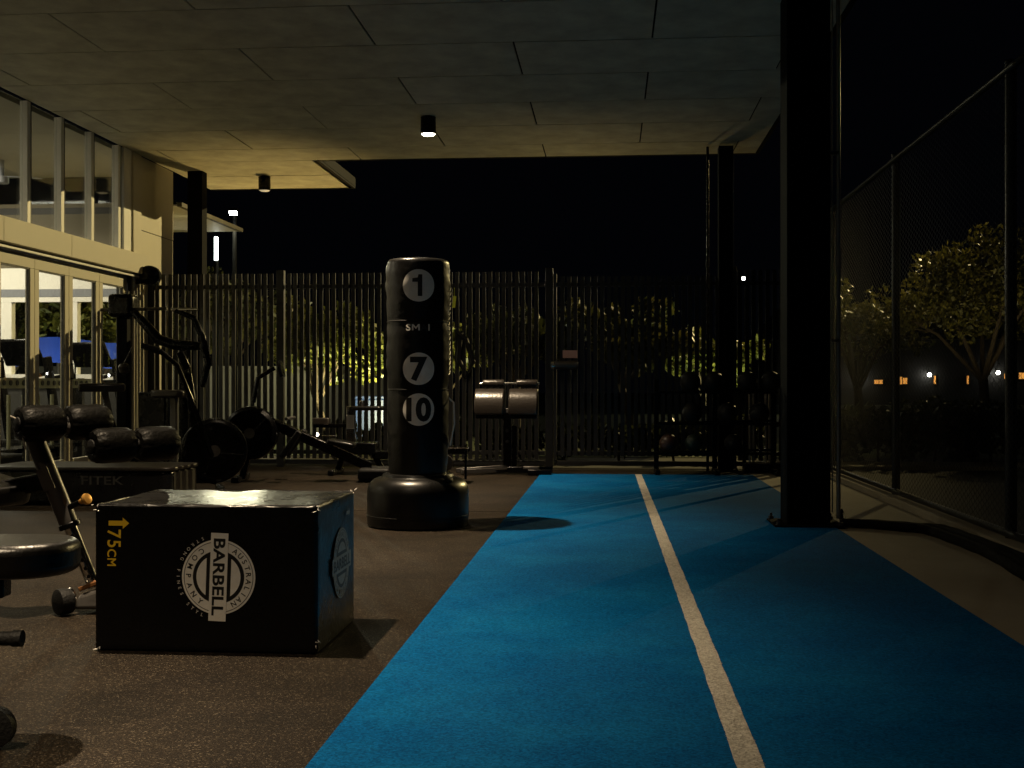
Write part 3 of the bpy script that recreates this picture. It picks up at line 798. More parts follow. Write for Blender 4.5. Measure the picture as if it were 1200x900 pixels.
for (x, y, z, r_, seed) in ((BX0 + .004, BYF + .003, BH - .008, .013, 1), (BX1 - .004, BYF + .002, BH - .006, .012, 2), (BX1 - .001, BYF + .003, 0.035, .014, 3), (BX0 + .012, BYF + .001, 0.008, .011, 4), (BX1 - .002, BYB - .01, BH - .004, .012, 5)):
    q = random.Random(seed); sm = MB()
    for k in range(4):
        p0 = Vector((x, y, z)) + Vector((q.uniform(-1, 1), q.uniform(-.25, .25), q.uniform(-1, 1))) * r_
        p1 = p0 + Vector((q.uniform(-1, 1), q.uniform(-.5, .1), q.uniform(-1, 1))) * r_
        sm.path([p0, (p0 + p1) / 2 + Vector((0, -.003, 0)), p1], [0.0012, 0.0022, 0.001], 5)
    part('scuffed_corner', sm, 'print_grey', jb)
solo('blue_cloth', MB().lathe([(0.085, 0.002), (0.08, 0.02), (0.05, 0.035), (0.03, 0.06), (0.0001, 0.065)], 14, (-3.45, 9.55, 0), wob=lambda a, z: 0.3 * math.sin(3 * a + z * 40)), 'blue_light_cloth', (-3.45, 9.55, 0),
     'small pale blue cloth crumpled on the floor behind the jump box', 'cloth')

# ================================================================== FREE STANDING PUNCHING BAG
PB = Vector((-1.255, 7.72, 0))
bag = thing('punching_bag', PB, 'tall black free standing punching bag with numbered discs on a round base', 'punching bag', world=False)
FA = math.atan2(-PB.y, -PB.x) + 0.02        # the printed side faces the near end of the lane
part('base', MB().lathe([(0.315, 0.0), (0.328, 0.010), (0.331, 0.04), (0.331, 0.225), (0.326, 0.255), (0.312, 0.282), (0.290, 0.302), (0.262, 0.314), (0.235, 0.322), (0.228, 0.338), (0.15, 0.343)], 64), 'bag_plastic', bag)
part('base_rim', MB().lathe([(0.326, 0.06), (0.334, 0.066), (0.334, 0.075), (0.326, 0.081)], 64), 'bag_plastic', bag)
part('filler_cap', MB().lathe([(0.03, 0), (0.03, 0.012), (0.02, 0.016)], 16, (0.22, -0.17, 0.312), (0.5, -0.4, 0.8)), 'black_rubber', bag)
def bag_r(z):
    u = (z - 0.33) / 1.40
    r = 0.186 + 0.014 * u
    for a, b in ((0.33, 0.885), (0.885, 1.325), (1.325, 1.74)):
        if a <= z <= b: r += 0.010 * math.sin(math.pi * (z - a) / (b - a)) ** 0.6
    return r
TOP = 1.735
prof = [(bag_r(0.33 + 1.36 * k / 60), 0.33 + 1.36 * k / 60) for k in range(61)]
prof += [(0.2045, 1.704), (0.201, 1.716), (0.193, 1.724), (0.178, 1.729), (0.10, 1.738), (0.0001, 1.742)]
def wrinkle(a, z):
    d = math.cos(a - FA)
    return 0.024 * (math.sin(a * 5 + z * 13) * math.sin(z * 37 + a * 3)) * max(0, 1 - max(0, d) * 1.6) + 0.007 * math.sin(z * 61 + math.sin(a * 2) * 2) * (1 - 0.8 * max(0, d))
bm_ = MB().lathe(prof, 72, wob=wrinkle)
body = part('padded_column', bm_, 'bag_vinyl', bag)
def on_bag(mb_, zc, proud, tilt=0.0):
    """wrap a flat print round the column"""
    bm = bmesh.new()
    vs = [bm.verts.new((x, y, z)) for x, y, z in mb_.v]
    for q in mb_.f:
        try: bm.faces.new([vs[i] for i in q])
        except ValueError: pass
    for k in range(-12, 13):
        bmesh.ops.bisect_plane(bm, geom=bm.verts[:] + bm.edges[:] + bm.faces[:], plane_co=(k * 0.011 + .0003, 0, 0), plane_no=(1, 0, 0))
        bmesh.ops.bisect_plane(bm, geom=bm.verts[:] + bm.edges[:] + bm.faces[:], plane_co=(0, k * 0.015 + .0002, 0), plane_no=(0, 1, 0))
    out = []
    for v in bm.verts:
        x, y, z = v.co
        zz = zc + y + tilt * x; rr = bag_r(zz)
        a = FA + x / rr
        rr = rr * (1 + wrinkle(a, zz)) + proud + z
        out.append((rr * math.cos(a), rr * math.sin(a), zz))
    bm.verts.index_update()
    fs = [tuple(v.index for v in f.verts) for f in bm.faces]
    bm.free()
    return out, fs
for txt, zc, w in (('1', 1.548, 0.9), ('7', 1.018, 1.0), ('10', 0.758, 0.95)):
    dm = MB(); flat(dm, disc_pts(0.103, 48), 0)
    d_ = part('number_disc', on_bag(dm, zc, 0.0022), 'print_grey', body, smooth=60)
    tm = MB()
    if txt == '1': tm.add([(-0.006, -0.068, 0), (0.022, -0.068, 0), (0.022, 0.07, 0), (-0.002, 0.07, 0), (-0.006, 0.05, 0), (-0.04, 0.045, 0), (-0.04, 0.022, 0), (-0.006, 0.022, 0)], [(0, 1, 2, 7), (7, 2, 4), (4, 2, 3), (7, 4, 5, 6)])
    else: put_text(tm, txt, lambda x, y: (x, y - 0.066), 0.135, 0.045, 0.0, w)
    part('number', on_bag(tm, zc, 0.0042), 'print_black', body, smooth=60)
tm = MB()
for ch_, x_ in (('S', -0.066), ('I', 0.066)): put_text(tm, ch_, lambda x, y: (x + x_, y), 0.040, 0.022, 0, 1.2)
for q_ in ([(-.025, 0), (-.015, 0), (-.015, .040), (-.025, .040)], [(.015, 0), (.025, 0), (.025, .040), (.015, .040)], [(-.015, .040), (-.015, .026), (0, .008), (0, .022)], [(0, .022), (0, .008), (.015, .026), (.015, .040)]):
    flat(tm, [(x - 0.018, y) for x, y in q_], 0)
part('brand_lettering', on_bag(tm, 1.262, 0.0025), 'print_grey', body, smooth=60)
ta = MB(); put_text(ta, 'A', lambda x, y: (x + 0.034, y), 0.040, 0.015, 0, 1.1)
part('brand_lettering', on_bag(ta, 1.262, 0.0025), 'print_dim', body, smooth=60)
for z in (0.885, 1.325):
    part('seam', MB().lathe([(bag_r(z) + .0005, z - 0.006), (bag_r(z) + 0.006, z - 0.002), (bag_r(z) + 0.006, z + 0.002), (bag_r(z) + .0005, z + 0.006)], 72, wob=lambda a, zz: wrinkle(a, z)), 'bag_vinyl', body)
lc = MB()
for k in range(18):
    z = 0.98 + k * 0.032; a0, a1 = FA + 1.25, FA + 1.52
    f_ = lambda a, zz: ((bag_r(zz) + .006) * math.cos(a), (bag_r(zz) + .006) * math.sin(a), zz)
    lc.path([f_(a0, z), f_((a0 + a1) / 2, z + .012), f_(a1, z + .026)], 0.0035, 6)
part('lacing', lc, 'print_dim', body)
part('strap_loop', MB().path([(math.cos(FA + 1.45) * .2, math.sin(FA + 1.45) * .2, .83), (math.cos(FA + 1.4) * .235, math.sin(FA + 1.4) * .235, .80), (math.cos(FA + 1.4) * .238, math.sin(FA + 1.4) * .238, .66), (math.cos(FA + 1.42) * .21, math.sin(FA + 1.42) * .21, .52)], 0.006, 8), 'print_grey', body)

# ================================================================== BENCHES ON THE LEFT
def slab(mb, pts, th, r=0.0):
    mb.prism(pts, 0, th); return mb
def round_rect(x0, x1, y0, y1, r, n=6):
    out = []
    for cx, cy_, a in ((x1 - r, y0 + r, -90), (x1 - r, y1 - r, 0), (x0 + r, y1 - r, 90), (x0 + r, y0 + r, 180)):
        out += [(cx + r * math.cos(R(a + 90 * k / n)), cy_ + r * math.sin(R(a + 90 * k / n))) for k in range(n + 1)]
    return out
fb = thing('flat_bench', (-2.0, 2.98, 0), 'black flat bench with a rounded shiny pad cut off by the left edge', 'bench', None, R(6), world=False)
part('pad', MB().prism(round_rect(-0.62, 0.60, -0.145, 0.145, 0.13, 8), 0.418, 0.505), 'pad_vinyl', fb, 0.026, seg=4)
part('spine', MB().bar((-0.55, 0, 0.385), (0.42, 0, 0.385), 0.06, 0.06), 'black_metal', fb, 0.006)
part('leg', MB().bar((0.22, 0.04, 0.36), (0.24, 0.04, 0.06), 0.06, 0.06), 'black_metal', fb, 0.006)
part('leg', MB().bar((-0.45, 0, 0.36), (-0.55, 0, 0.06), 0.06, 0.06), 'black_metal', fb, 0.006)
part('foot_bar', MB().bar((0.24, -0.22, 0.04), (0.24, 0.22, 0.04), 0.06, 0.06, (0, 0, 1)), 'black_metal', fb, 0.006)
part('foot_bar', MB().bar((-0.55, -0.26, 0.04), (-0.55, 0.26, 0.04), 0.06, 0.06), 'black_metal', fb, 0.006)
part('wheel_bracket', MB().bar((0.24, -0.12, 0.05), (0.445, -0.12, 0.053), 0.02, 0.04), 'black_metal', fb, 0.004)
w_ = part('wheel', MB().lathe([(0.03, -0.02), (0.052, -0.016), (0.052, 0.016), (0.03, 0.02)], 24, (0.445, -0.15, 0.053), (0, 1, 0)), 'black_rubber', fb)
part('hub', MB().lathe([(0.018, -0.026), (0.018, 0.026)], 12, (0.445, -0.15, 0.053), (0, 1, 0)), 'chrome', w_)
part('transport_handle', MB().path([(0.36, -0.03, 0.27), (0.38, -0.10, 0.27), (0.44, -0.12, 0.27), (0.475, -0.12, 0.27), (0.482, -0.12, 0.27), (0.505, -0.12, 0.27)], [0.014, 0.014, 0.018, 0.018, 0.021, 0.021], 14), 'black_rubber', fb)

db = thing('decline_bench', (-2.2, 4.7, 0), 'black decline bench with padded leg rollers and brass pull pin left of the box', 'bench')
AXD = Vector((0.60, 0.80, 0))                      # direction of the roller axles
def roller(cx, cy_, cz, name='roller'):
    q = MB(); hl, rad = 0.078, 0.072
    def wb(a, z): return 0.05 * math.sin(a * 11 + z * 9) * (1 if abs(z) > hl - 0.035 else 0.1)
    q.lathe([(0.028, -hl - 0.004), (0.036, -hl - 0.012), (0.055, -hl - 0.010), (0.068, -hl + 0.006), (0.072, -hl + 0.035), (rad, 0), (0.072, hl - 0.035), (0.068, hl - 0.006), (0.055, hl + 0.010), (0.036, hl + 0.012), (0.028, hl + 0.004)], 36, (cx, cy_, cz), AXD, wb)
    return part(name, q, 'foam_roll', db)
def cap(par, c, s):
    part('end_cap', MB().lathe([(0.027, 0), (0.027, 0.018), (0.018, 0.022)], 18, Vector(c) + AXD * (s * 0.076), AXD * s), 'black_rubber', par)
UP, LO = Vector((-2.185, 4.62, 0.762)), Vector((-1.96, 4.78, 0.668))
for C_ in (UP, LO):
    for s in (-1, 1):
        p_ = C_ + AXD * (s * 0.100)
        r_ = roller(*p_); cap(r_, p_, -1); cap(r_, p_, 1)
    part('axle', MB().tube(C_ - AXD * 0.186, C_ + AXD * 0.186, 0.014), 'chrome', db)
r_cord = MB().path([UP - AXD * 0.188 + Vector((-.03, 0, .03)), UP - AXD * 0.192 + Vector((.02, -.004, .012)), UP - AXD * 0.19 + Vector((.025, -.004, -.06)), UP - AXD * 0.186 + Vector((.03, 0, -.10))], 0.0032, 6)
part('lace', r_cord, 'steel_edge', db)
# telescopic post leaning left, foot casting and transport wheel
B0, B1 = Vector((-2.075, 4.66, 0.10)), Vector((-2.295, 4.60, 0.70))
mid = B0.lerp(B1, 0.5)
part('inner_post', MB().tube(B0, B0.lerp(B1, 0.75), 0.026, n=20), 'chrome', db)
op = part('outer_post', MB().tube(B0.lerp(B1, 0.42), B1, 0.037, n=24), 'grey_metal', db)
part('post_label', MB().bar(B0.lerp(B1, 0.66) + Vector((-.004, -.0370, 0)), B0.lerp(B1, 0.80) + Vector((-.004, -.0370, 0)), 0.05, 0.002, (0, 1, 0)), 'grey_metal', op, smooth=0)
part('post_collar', MB().tube(B0.lerp(B1, 0.400), B0.lerp(B1, 0.435), 0.044, n=20), 'black_metal', op, 0.004)
dn = (B1 - B0).normalized()
for k in range(6):
    c_ = B0 + dn * (0.05 + 0.035 * k) + Vector((0.008, -0.0255, 0))
    part('pin_hole', MB().lathe([(0.008, 0), (0.008, 0.002)], 12, c_, (0, -1, 0)), 'black_rubber', db)
pp = B0.lerp(B1, 0.52)
pn = part('pull_pin', MB().tube(pp, pp + Vector((0.085, -0.03, 0.035)), 0.012), 'black_metal', db)
part('knob', MB().lathe([(0.010, 0), (0.012, 0.012), (0.009, 0.02), (0.020, 0.026), (0.024, 0.036), (0.021, 0.044), (0.006, 0.047)], 20, pp + Vector((0.083, -0.03, 0.035)), (0.085, -0.03, 0.035)), 'brass', pn)
elbow = [B1 - dn * 0.03, B1 + dn * 0.03, B1 + Vector((0.01, 0.005, 0.055)), B1 + Vector((0.06, 0.02, 0.07))]
part('bent_arm', MB().path(elbow + [UP + Vector((0.05, 0.02, -0.03)), LO + Vector((-0.12, -0.04, 0.035)), LO], [0.036, 0.036, 0.035, 0.033, 0.03, 0.03, 0.028], 14), 'grey_metal', db)
part('riser', MB().tube(B1 + Vector((0.05, 0.02, 0.05)), UP, 0.022), 'black_metal', db)
fc = MB()
fc.add([(-2.13, 4.575, .02), (-1.97, 4.60, .02), (-1.94, 4.78, .02), (-2.12, 4.74, .02), (-2.12, 4.60, .075), (-2.00, 4.62, .115), (-1.98, 4.75, .115), (-2.11, 4.72, .075)],
       [(3, 2, 1, 0), (4, 5, 6, 7), (0, 1, 5, 4), (1, 2, 6, 5), (2, 3, 7, 6), (3, 0, 4, 7)])
ft = part('foot_casting', fc, 'grey_metal', db, 0.018, seg=3)
part('foot_beam', MB().bar((-2.05, 4.70, 0.05), (-1.80, 5.02, 0.05), 0.09, 0.06), 'grey_metal', ft, 0.01)
part('weld_plate', MB().box(B0 + Vector((0.0, 0, 0.012)), (0.10, 0.09, 0.018), (0, R(-20), 0)), 'rust', ft, 0.004)
part('bolt', MB().lathe([(0.011, 0), (0.011, 0.012), (0.006, 0.014)], 10, (-2.01, 4.600, 0.06), (0.1, -1, 0)), 'chrome', ft)
wl = part('wheel', MB().lathe([(0.03, -0.03), (0.050, -0.024), (0.053, 0.0), (0.050, 0.024), (0.03, 0.03)], 28, (-2.165, 4.575, 0.054), (-0.62, -0.78, 0)), 'black_rubber', db)
part('hub_ring', MB().lathe([(0.046, 0.0), (0.050, 0.006), (0.044, 0.012)], 28, (-2.145, 4.605, 0.055), (-0.62, -0.78, 0)), 'chrome', wl)
bk = part('backrest', MB().prism(round_rect(-0.16, 0.16, -0.55, 0.45, 0.06), -0.035, 0.045), 'pad_vinyl', db, 0.02, seg=3)
bk.location = Vector((-2.86, 4.62, 0.60)) - OFF[db.name]; bk.rotation_euler = (R(14), 0, R(75))
bk.data.transform(Matrix.Translation(OFF[db.name]))
part('spine', MB().bar((-2.24, 4.62, 0.53), (-3.2, 4.4, 0.36), 0.07, 0.07), 'black_metal', db, 0.006)
part('rear_leg', MB().bar((-3.15, 4.41, 0.36), (-3.2, 4.4, 0.06), 0.06, 0.06), 'black_metal', db, 0.006)
part('foot_bar', MB().bar((-3.2, 4.1, 0.035), (-3.2, 4.7, 0.035), 0.06, 0.06), 'black_metal', db, 0.006)

# ================================================================== LOW PLATFORM
fp = thing('low_platform', (-3.95, 8.95, 0), 'long low black padded platform with faint lettering behind the decline bench', 'platform')
part('padded_body', MB().prism(round_rect(-4.75, -3.30, 8.72, 9.35, 0.07), 0.03, 0.262), 'black_vinyl', fp, 0.012, seg=3)
part('top_pad', MB().prism(round_rect(-4.77, -3.285, 8.705, 9.37, 0.08), 0.264, 0.296), 'step_vinyl', fp, 0.010, seg=3)
part('end_panel', MB().prism([(-3.298, 8.80), (-3.294, 8.80), (-3.294, 9.28), (-3.298, 9.28)], 0.05, 0.255), 'step_vinyl', fp, smooth=0)
tf = MB(); put_text(tf, 'FITEK', lambda x, y: (x, y), 0.062, 0.01, 0, 1.5)
part('lettering', MB().add([(-3.82 + x, 8.7185, 0.165 + y) for x, y, z in tf.v], tf.f), 'print_dim', fp, smooth=0)

# ================================================================== MACHINES ALONG THE BACK
def fan(par, c, r, w):
    c = Vector(c)
    part('fan_rim', MB().lathe([(r - .03, -w), (r, -w * .7), (r + .008, 0), (r, w * .7), (r - .03, w), (r - .04, w * .6), (r - .022, 0), (r - .04, -w * .6)] + [(r - .03, -w)], 40, c, (0, 1, 0)), 'black_metal', par)
    gd = MB()
    for sd in (-1, 1):
        for k in range(4):
            q = r * (0.25 + 0.2 * k)
            gd.path([c + Vector((q * math.cos(a), sd * w, q * math.sin(a))) for a in [2 * math.pi * j / 28 for j in range(29)]], 0.004, 5, False)
        for k in range(14):
            a = 2 * math.pi * k / 14
            gd.tube(c + Vector((0.04 * math.cos(a), sd * w, 0.04 * math.sin(a))), c + Vector(((r - .03) * math.cos(a + .3), sd * w, (r - .03) * math.sin(a + .3))), 0.004, n=5)
    tag(part('fan_guard', gd, 'black_metal', par), kind='stuff')
    for k in range(8):
        a = 2 * math.pi * k / 8
        part('fan_blade', MB().bar(c + Vector((0.04 * math.cos(a), 0, 0.04 * math.sin(a))), c + Vector(((r - .05) * math.cos(a), 0, (r - .05) * math.sin(a))), 0.008, w * 1.2, (0, 1, 0)), 'black_metal', par, smooth=0)
    part('fan_hub', MB().lathe([(0.05, -w * 1.05), (0.05, w * 1.05)], 20, c, (0, 1, 0)), 'grey_metal', par)
def air_bike(loc, rz, label):
    t = thing('air_bike', loc, label, 'exercise bike', None, rz, world=False)
    fan(t, (0.42, 0, 0.36), 0.27, 0.07)
    part('main_frame', MB().bar((0.45, 0, 0.12), (-0.35, 0, 0.30), 0.08, 0.10).bar((-0.30, 0, 0.28), (-0.42, 0, 0.62), 0.07, 0.07).bar((0.30, 0, 0.3), (0.20, 0, 1.02), 0.07, 0.07), 'black_metal', t, 0.008)
    part('seat_post', MB().bar((-0.40, 0, 0.55), (-0.46, 0, 0.86), 0.05, 0.05), 'grey_metal', t, 0.005)
    part('saddle', MB().prism([(-0.66, -0.13), (-0.48, -0.12), (-0.30, -0.04), (-0.30, 0.04), (-0.48, 0.12), (-0.66, 0.13)], 0.86, 0.93), 'pad_brown', t, 0.02, seg=3)
    part('console', MB().box((0.17, 0, 1.12), (0.06, 0.22, 0.16), (0, R(-25), 0)), 'black_metal', t, 0.012)
    for s in (-1, 1):
        h = part('lever_arm', MB().path([(0.40, s * .17, 0.32), (0.25, s * .20, 0.75), (0.12, s * .25, 1.08), (-0.02, s * .27, 1.20)], 0.02, 10), 'black_metal', t)
        part('grip', MB().tube((-0.02, s * .27, 1.20), (-0.16, s * .24, 1.24), 0.023), 'black_rubber', h)
        part('foot_bar', MB().bar((0.42 * s + .05, -0.26, 0.03), (0.42 * s + .05, 0.26, 0.03), 0.07, 0.05), 'black_metal', t, 0.008)
        part('pedal', MB().box((0.05 + .12 * s, s * 0.17, 0.30 - .1 * s), (0.10, 0.09, 0.02)), 'black_rubber', t, 0.004)
air_bike((-3.75, 9.75, 0), R(20), 'black fan bike with a pale saddle behind the low platform')
ct = thing('cross_trainer', (-4.15, 10.9, 0), 'tall black lever machine with long curved arms by the building corner', 'gym machine', None, 0, world=False)
part('upright', MB().bar((-0.42, 0, 0.02), (-0.42, 0, 1.72), 0.10, 0.09), 'dark_steel', ct, 0.008)
part('upright', MB().bar((0.10, 0.2, 0.02), (0.10, 0.2, 1.34), 0.09, 0.09), 'black_metal', ct, 0.008)
part('top_housing', MB().box((-0.42, 0, 1.66), (0.24, 0.2, 0.22)), 'black_metal', ct, 0.04, seg=3)
part('curved_arm', MB().path([(-0.50, -.05, 1.62), (-0.30, -.06, 1.60), (-0.18, -.06, 1.48), (-0.06, -.06, 1.34), (0.10, -.06, 1.29), (0.35, -.06, 1.28)], [.03, .035, .045, .05, .05, .04], 14), 'black_metal', ct)
part('curved_arm', MB().path([(0.05, .1, 1.62), (0.22, .1, 1.55), (0.30, .1, 1.38), (0.36, .1, 1.12), (0.30, .1, 0.9)], [.022, .03, .035, .035, .03], 12), 'black_metal', ct)
part('handle', MB().tube((-0.62, -.05, 1.62), (0.02, -.05, 1.63), 0.016), 'grey_metal', ct)
part('handle', MB().tube((0.0, .1, 1.63), (0.26, .1, 1.63), 0.016), 'chrome', ct)
part('seat', MB().prism(round_rect(-0.10, 0.22, -0.2, 0.16, 0.06), 0.80, 0.87), 'pad_brown', ct, 0.02, seg=3)
part('seat_post', MB().bar((0.07, 0, 0.05), (0.07, 0, 0.80), 0.06, 0.06), 'grey_metal', ct, 0.006)
part('weight_stack', MB().box((-0.18, 0.15, 0.45), (0.26, 0.14, 0.8)), 'black_metal', ct, 0.01)
part('base_frame', MB().bar((-0.5, 0, 0.03), (0.45, 0, 0.03), 0.08, 0.06).bar((0.1, -0.3, 0.03), (0.1, 0.35, 0.031), 0.08, 0.06), 'black_metal', ct, 0.006)
part('speaker_knob', MB().lathe([(0.02, 0), (0.045, 0.02), (0.05, 0.08), (0.03, 0.1)], 14, (-0.36, -0.12, 1.02), (0, -0.3, 1)).tube((-0.36, -.15, 1.1), (-0.28, -.15, 1.26), 0.006), 'pad_brown', ct)
ro = thing('rowing_machine', (-2.9, 11.2, 0), 'black rowing machine with sloping rail left of the punching bag', 'rowing machine', None, R(6), world=False)
fan(ro, (-0.52, 0, 0.46), 0.25, 0.09)
part('monorail', MB().bar((-0.35, 0, 0.56), (0.62, 0, 0.13), 0.06, 0.09), 'black_metal', ro, 0.01)
part('rail_strip', MB().bar((-0.33, 0, 0.609), (0.60, 0, 0.187), 0.035, 0.006), 'chrome', ro)
part('sliding_seat', MB().box((0.34, 0, 0.36), (0.26, 0.30, 0.05), (0, R(10), 0)), 'pad_vinyl', ro, 0.02, seg=3)
part('front_leg', MB().bar((-0.50, -0.02, 0.45), (-0.60, -0.02, 0.03), 0.07, 0.06).bar((-0.62, -0.28, 0.03), (-0.62, 0.28, 0.03), 0.07, 0.05), 'black_metal', ro, 0.006)
part('rear_foot', MB().box((0.66, 0, 0.075), (0.30, 0.44, 0.11)), 'black_rubber', ro, 0.03, seg=3)
part('monitor_arm', MB().path([(-0.5, 0, 0.75), (-0.46, 0, 0.98), (-0.30, 0, 1.08)], 0.022), 'black_metal', ro)
part('monitor', MB().box((-0.24, 0, 1.07), (0.03, 0.2, 0.16), (0, R(-15), 0)), 'black_metal', ro, 0.012)
part('handle', MB().tube((-0.15, -0.24, 0.60), (-0.15, 0.24, 0.60), 0.016), 'grey_metal', ro)
for s in (-1, 1): part('footrest', MB().box((-0.12, s * 0.16, 0.36), (0.05, 0.11, 0.30), (0, R(35), 0)), 'black_rubber', ro, 0.012)
sb = thing('seated_bench', (-2.62, 12.1, 0), 'small low bench with a chrome post and white label left of the bag', 'bench', None, 0, world=False)
part('base_frame', MB().box((0.02, 0, 0.27), (0.42, 0.3, 0.12)).bar((-0.2, -0.25, 0.03), (-0.2, 0.25, 0.03), .06, .05).bar((0.3, -0.25, 0.03), (0.3, 0.25, 0.03), .06, .05).bar((-0.18, 0, 0.05), (-0.1, 0, 0.25), .06, .06).bar((0.28, 0, 0.05), (0.18, 0, 0.25), .06, .06), 'black_metal', sb, 0.012)
part('side_rail', MB().bar((0.2, 0, 0.20), (0.78, 0, 0.20), 0.16, 0.08), 'black_metal', sb, 0.01)
sp = part('chrome_post', MB().bar((-0.03, -0.05, 0.32), (-0.03, -0.05, 0.70), 0.085, 0.07, (0, 1, 0)), 'chrome', sb, 0.006)
part('label_sticker', MB().box((-0.03, -0.0875, 0.54), (0.082, 0.003, 0.14)), 'white_plastic', sp, smooth=0)
part('seat_pad', MB().prism(round_rect(-0.04, 0.30, -0.14, 0.14, 0.04), 0.66, 0.70), 'pad_vinyl', sb, 0.012)
part('knob', MB().lathe([(0.02, 0), (0.03, 0.02), (0.03, 0.05), (0.02, 0.06)], 14, (0.08, -0.05, 0.70)), 'chrome', sb)
part('arm_pad', MB().box((-0.34, -0.05, 0.545), (0.17, 0.12, 0.07)), 'pad_brown', sb, 0.012)
part('arm_bar', MB().bar((-0.42, -0.04, 0.50), (0.0, -0.04, 0.50), .05, .04), 'black_metal', sb, .004)
part('foot_plate', MB().box((-0.24, -0.15, 0.40), (0.15, 0.1, 0.012)), 'chrome', sb, 0.003)
# small trolley in front of the fence, half behind the bag
tr = thing('equipment_trolley', (-1.62, 11.2, 0), 'low black trolley half hidden behind the base of the bag', 'trolley', None, 0, world=False)
part('tray', MB().box((0, 0, 0.30), (0.56, 0.3, 0.05)), 'black_metal', tr, 0.008)
part('side_bar', MB().tube((0.27, -0.14, 0.04), (0.27, -0.14, 0.36), 0.012), 'black_metal', tr)
part('side_bar', MB().tube((-0.27, -0.14, 0.04), (-0.27, -0.14, 0.36), 0.012), 'black_metal', tr)
part('top_edge', MB().bar((-0.28, -0.152, 0.33), (0.28, -0.152, 0.33), 0.01, 0.012), 'chrome', tr)
for x in (-0.22, 0.10): part('wheel', MB().lathe([(0.03, -0.015), (0.055, -0.012), (0.055, 0.012), (0.03, 0.015)], 20, (x, -0.13, 0.055), (0, 1, 0)), 'black_rubber', tr)
part('weight_disc', MB().lathe([(0.02, -0.02), (0.075, -0.02), (0.08, 0), (0.075, 0.02), (0.02, 0.02)], 24, (0.08, -0.16, 0.19), (0, 1, 0)), 'grey_metal', tr)
solo('red_cap_kettlebell', MB().ball((-2.02, 11.5, 0.07), 0.065, 18).path([(-2.06, 11.5, 0.11), (-2.055, 11.5, 0.17), (-2.02, 11.5, 0.19), (-1.985, 11.5, 0.17), (-1.98, 11.5, 0.11)], 0.012, 8), 'red_cap', (-2.02, 11.5, 0),
     'small red kettlebell on the floor just left of the bag base', 'kettlebell')

# back extension bench, pads facing the lane
be = thing('back_extension_bench', (-1.06, 12.2, 0), 'back extension bench with two shiny brown hip pads by the gate', 'gym bench', None, 0, world=False)
part('post', MB().bar((0.0, 0.05, 0.05), (0.0, 0.0, 0.66), 0.08, 0.08, (0, 1, 0)), 'black_metal', be, 0.006)
part('post_sleeve', MB().bar((0.07, 0.08, 0.05), (0.07, 0.06, 0.5), 0.05, 0.06, (0, 1, 0)), 'black_metal', be, 0.006)
def hip_pad(x0, x1):
    pts = [(-0.10, -0.03), (-0.115, 0.05), (-0.10, 0.13), (-0.05, 0.20), (0.02, 0.235), (0.08, 0.235), (0.09, 0.19), (0.02, 0.14), (-0.03, 0.09), (-0.05, 0.03), (-0.055, -0.03)]
    n = len(pts); m = MB()
    vs = [(x0, y, z) for y, z in pts] + [(x1, y, z) for y, z in pts]
    return m.add(vs, [tuple(range(n)), tuple(range(n, 2 * n))[::-1]] + [(i, n + i, n + (i + 1) % n, (i + 1) % n) for i in range(n)])
for a, b in ((-0.325, -0.025), (0.025, 0.32)):
    o = part('hip_pad', hip_pad(a, b), 'pad_brown', be, 0.014, smooth=60, seg=3); o.location = (0, -0.06, 0.645)
    part('pad_backing', MB().span((a + .01, -0.10, 0.575), (b - .01, 0.02, 0.615)), 'black_metal', be, 0.006)
for a, b in ((-0.27, -0.045), (0.08, 0.30)):
    r_ = part('roller', MB().lathe([(0.02, 0), (0.036, 0.004), (0.04, 0.02), (0.04, (b - a) - 0.02), (0.036, (b - a) - .004), (0.02, (b - a))], 24, (a, 0.16, 0.935), (1, 0, 0)), 'pad_brown', be)
part('roller_axle', MB().tube((-0.30, 0.16, 0.935), (0.32, 0.16, 0.935), 0.012), 'chrome', be)
part('roller_arm', MB().bar((0.0, 0.16, 0.93), (0.0, 0.06, 0.40), 0.04, 0.04, (0, 1, 0)), 'black_metal', be, 0.004)
part('clamp', MB().box((0.0, -0.10, 0.655), (0.05, 0.05, 0.05)), 'grey_metal', be, 0.006)
for z in (0.45, 0.34): part('pin', MB().lathe([(0.018, 0), (0.018, 0.02)], 12, (0, -0.01, z), (0, -1, 0)), 'grey_metal', be)
part('base_tube', MB().bar((-0.52, -0.05, 0.04), (0.0, 0.02, 0.075), 0.06, 0.05).bar((-0.46, -0.16, 0.035), (0.0, 0.06, 0.045), 0.05, 0.05), 'grey_metal', be, 0.006)
part('base_tube', MB().bar((0.0, 0.0, 0.05), (0.46, 0.05, 0.05), 0.06, 0.06).bar((0.22, -0.12, 0.035), (0.46, -0.12, 0.035), 0.07, 0.05), 'black_metal', be, 0.006)
part('foot_plate', MB().box((0.25, -0.06, 0.075), (0.16, 0.08, 0.03)), 'grey_metal', be, 0.006)

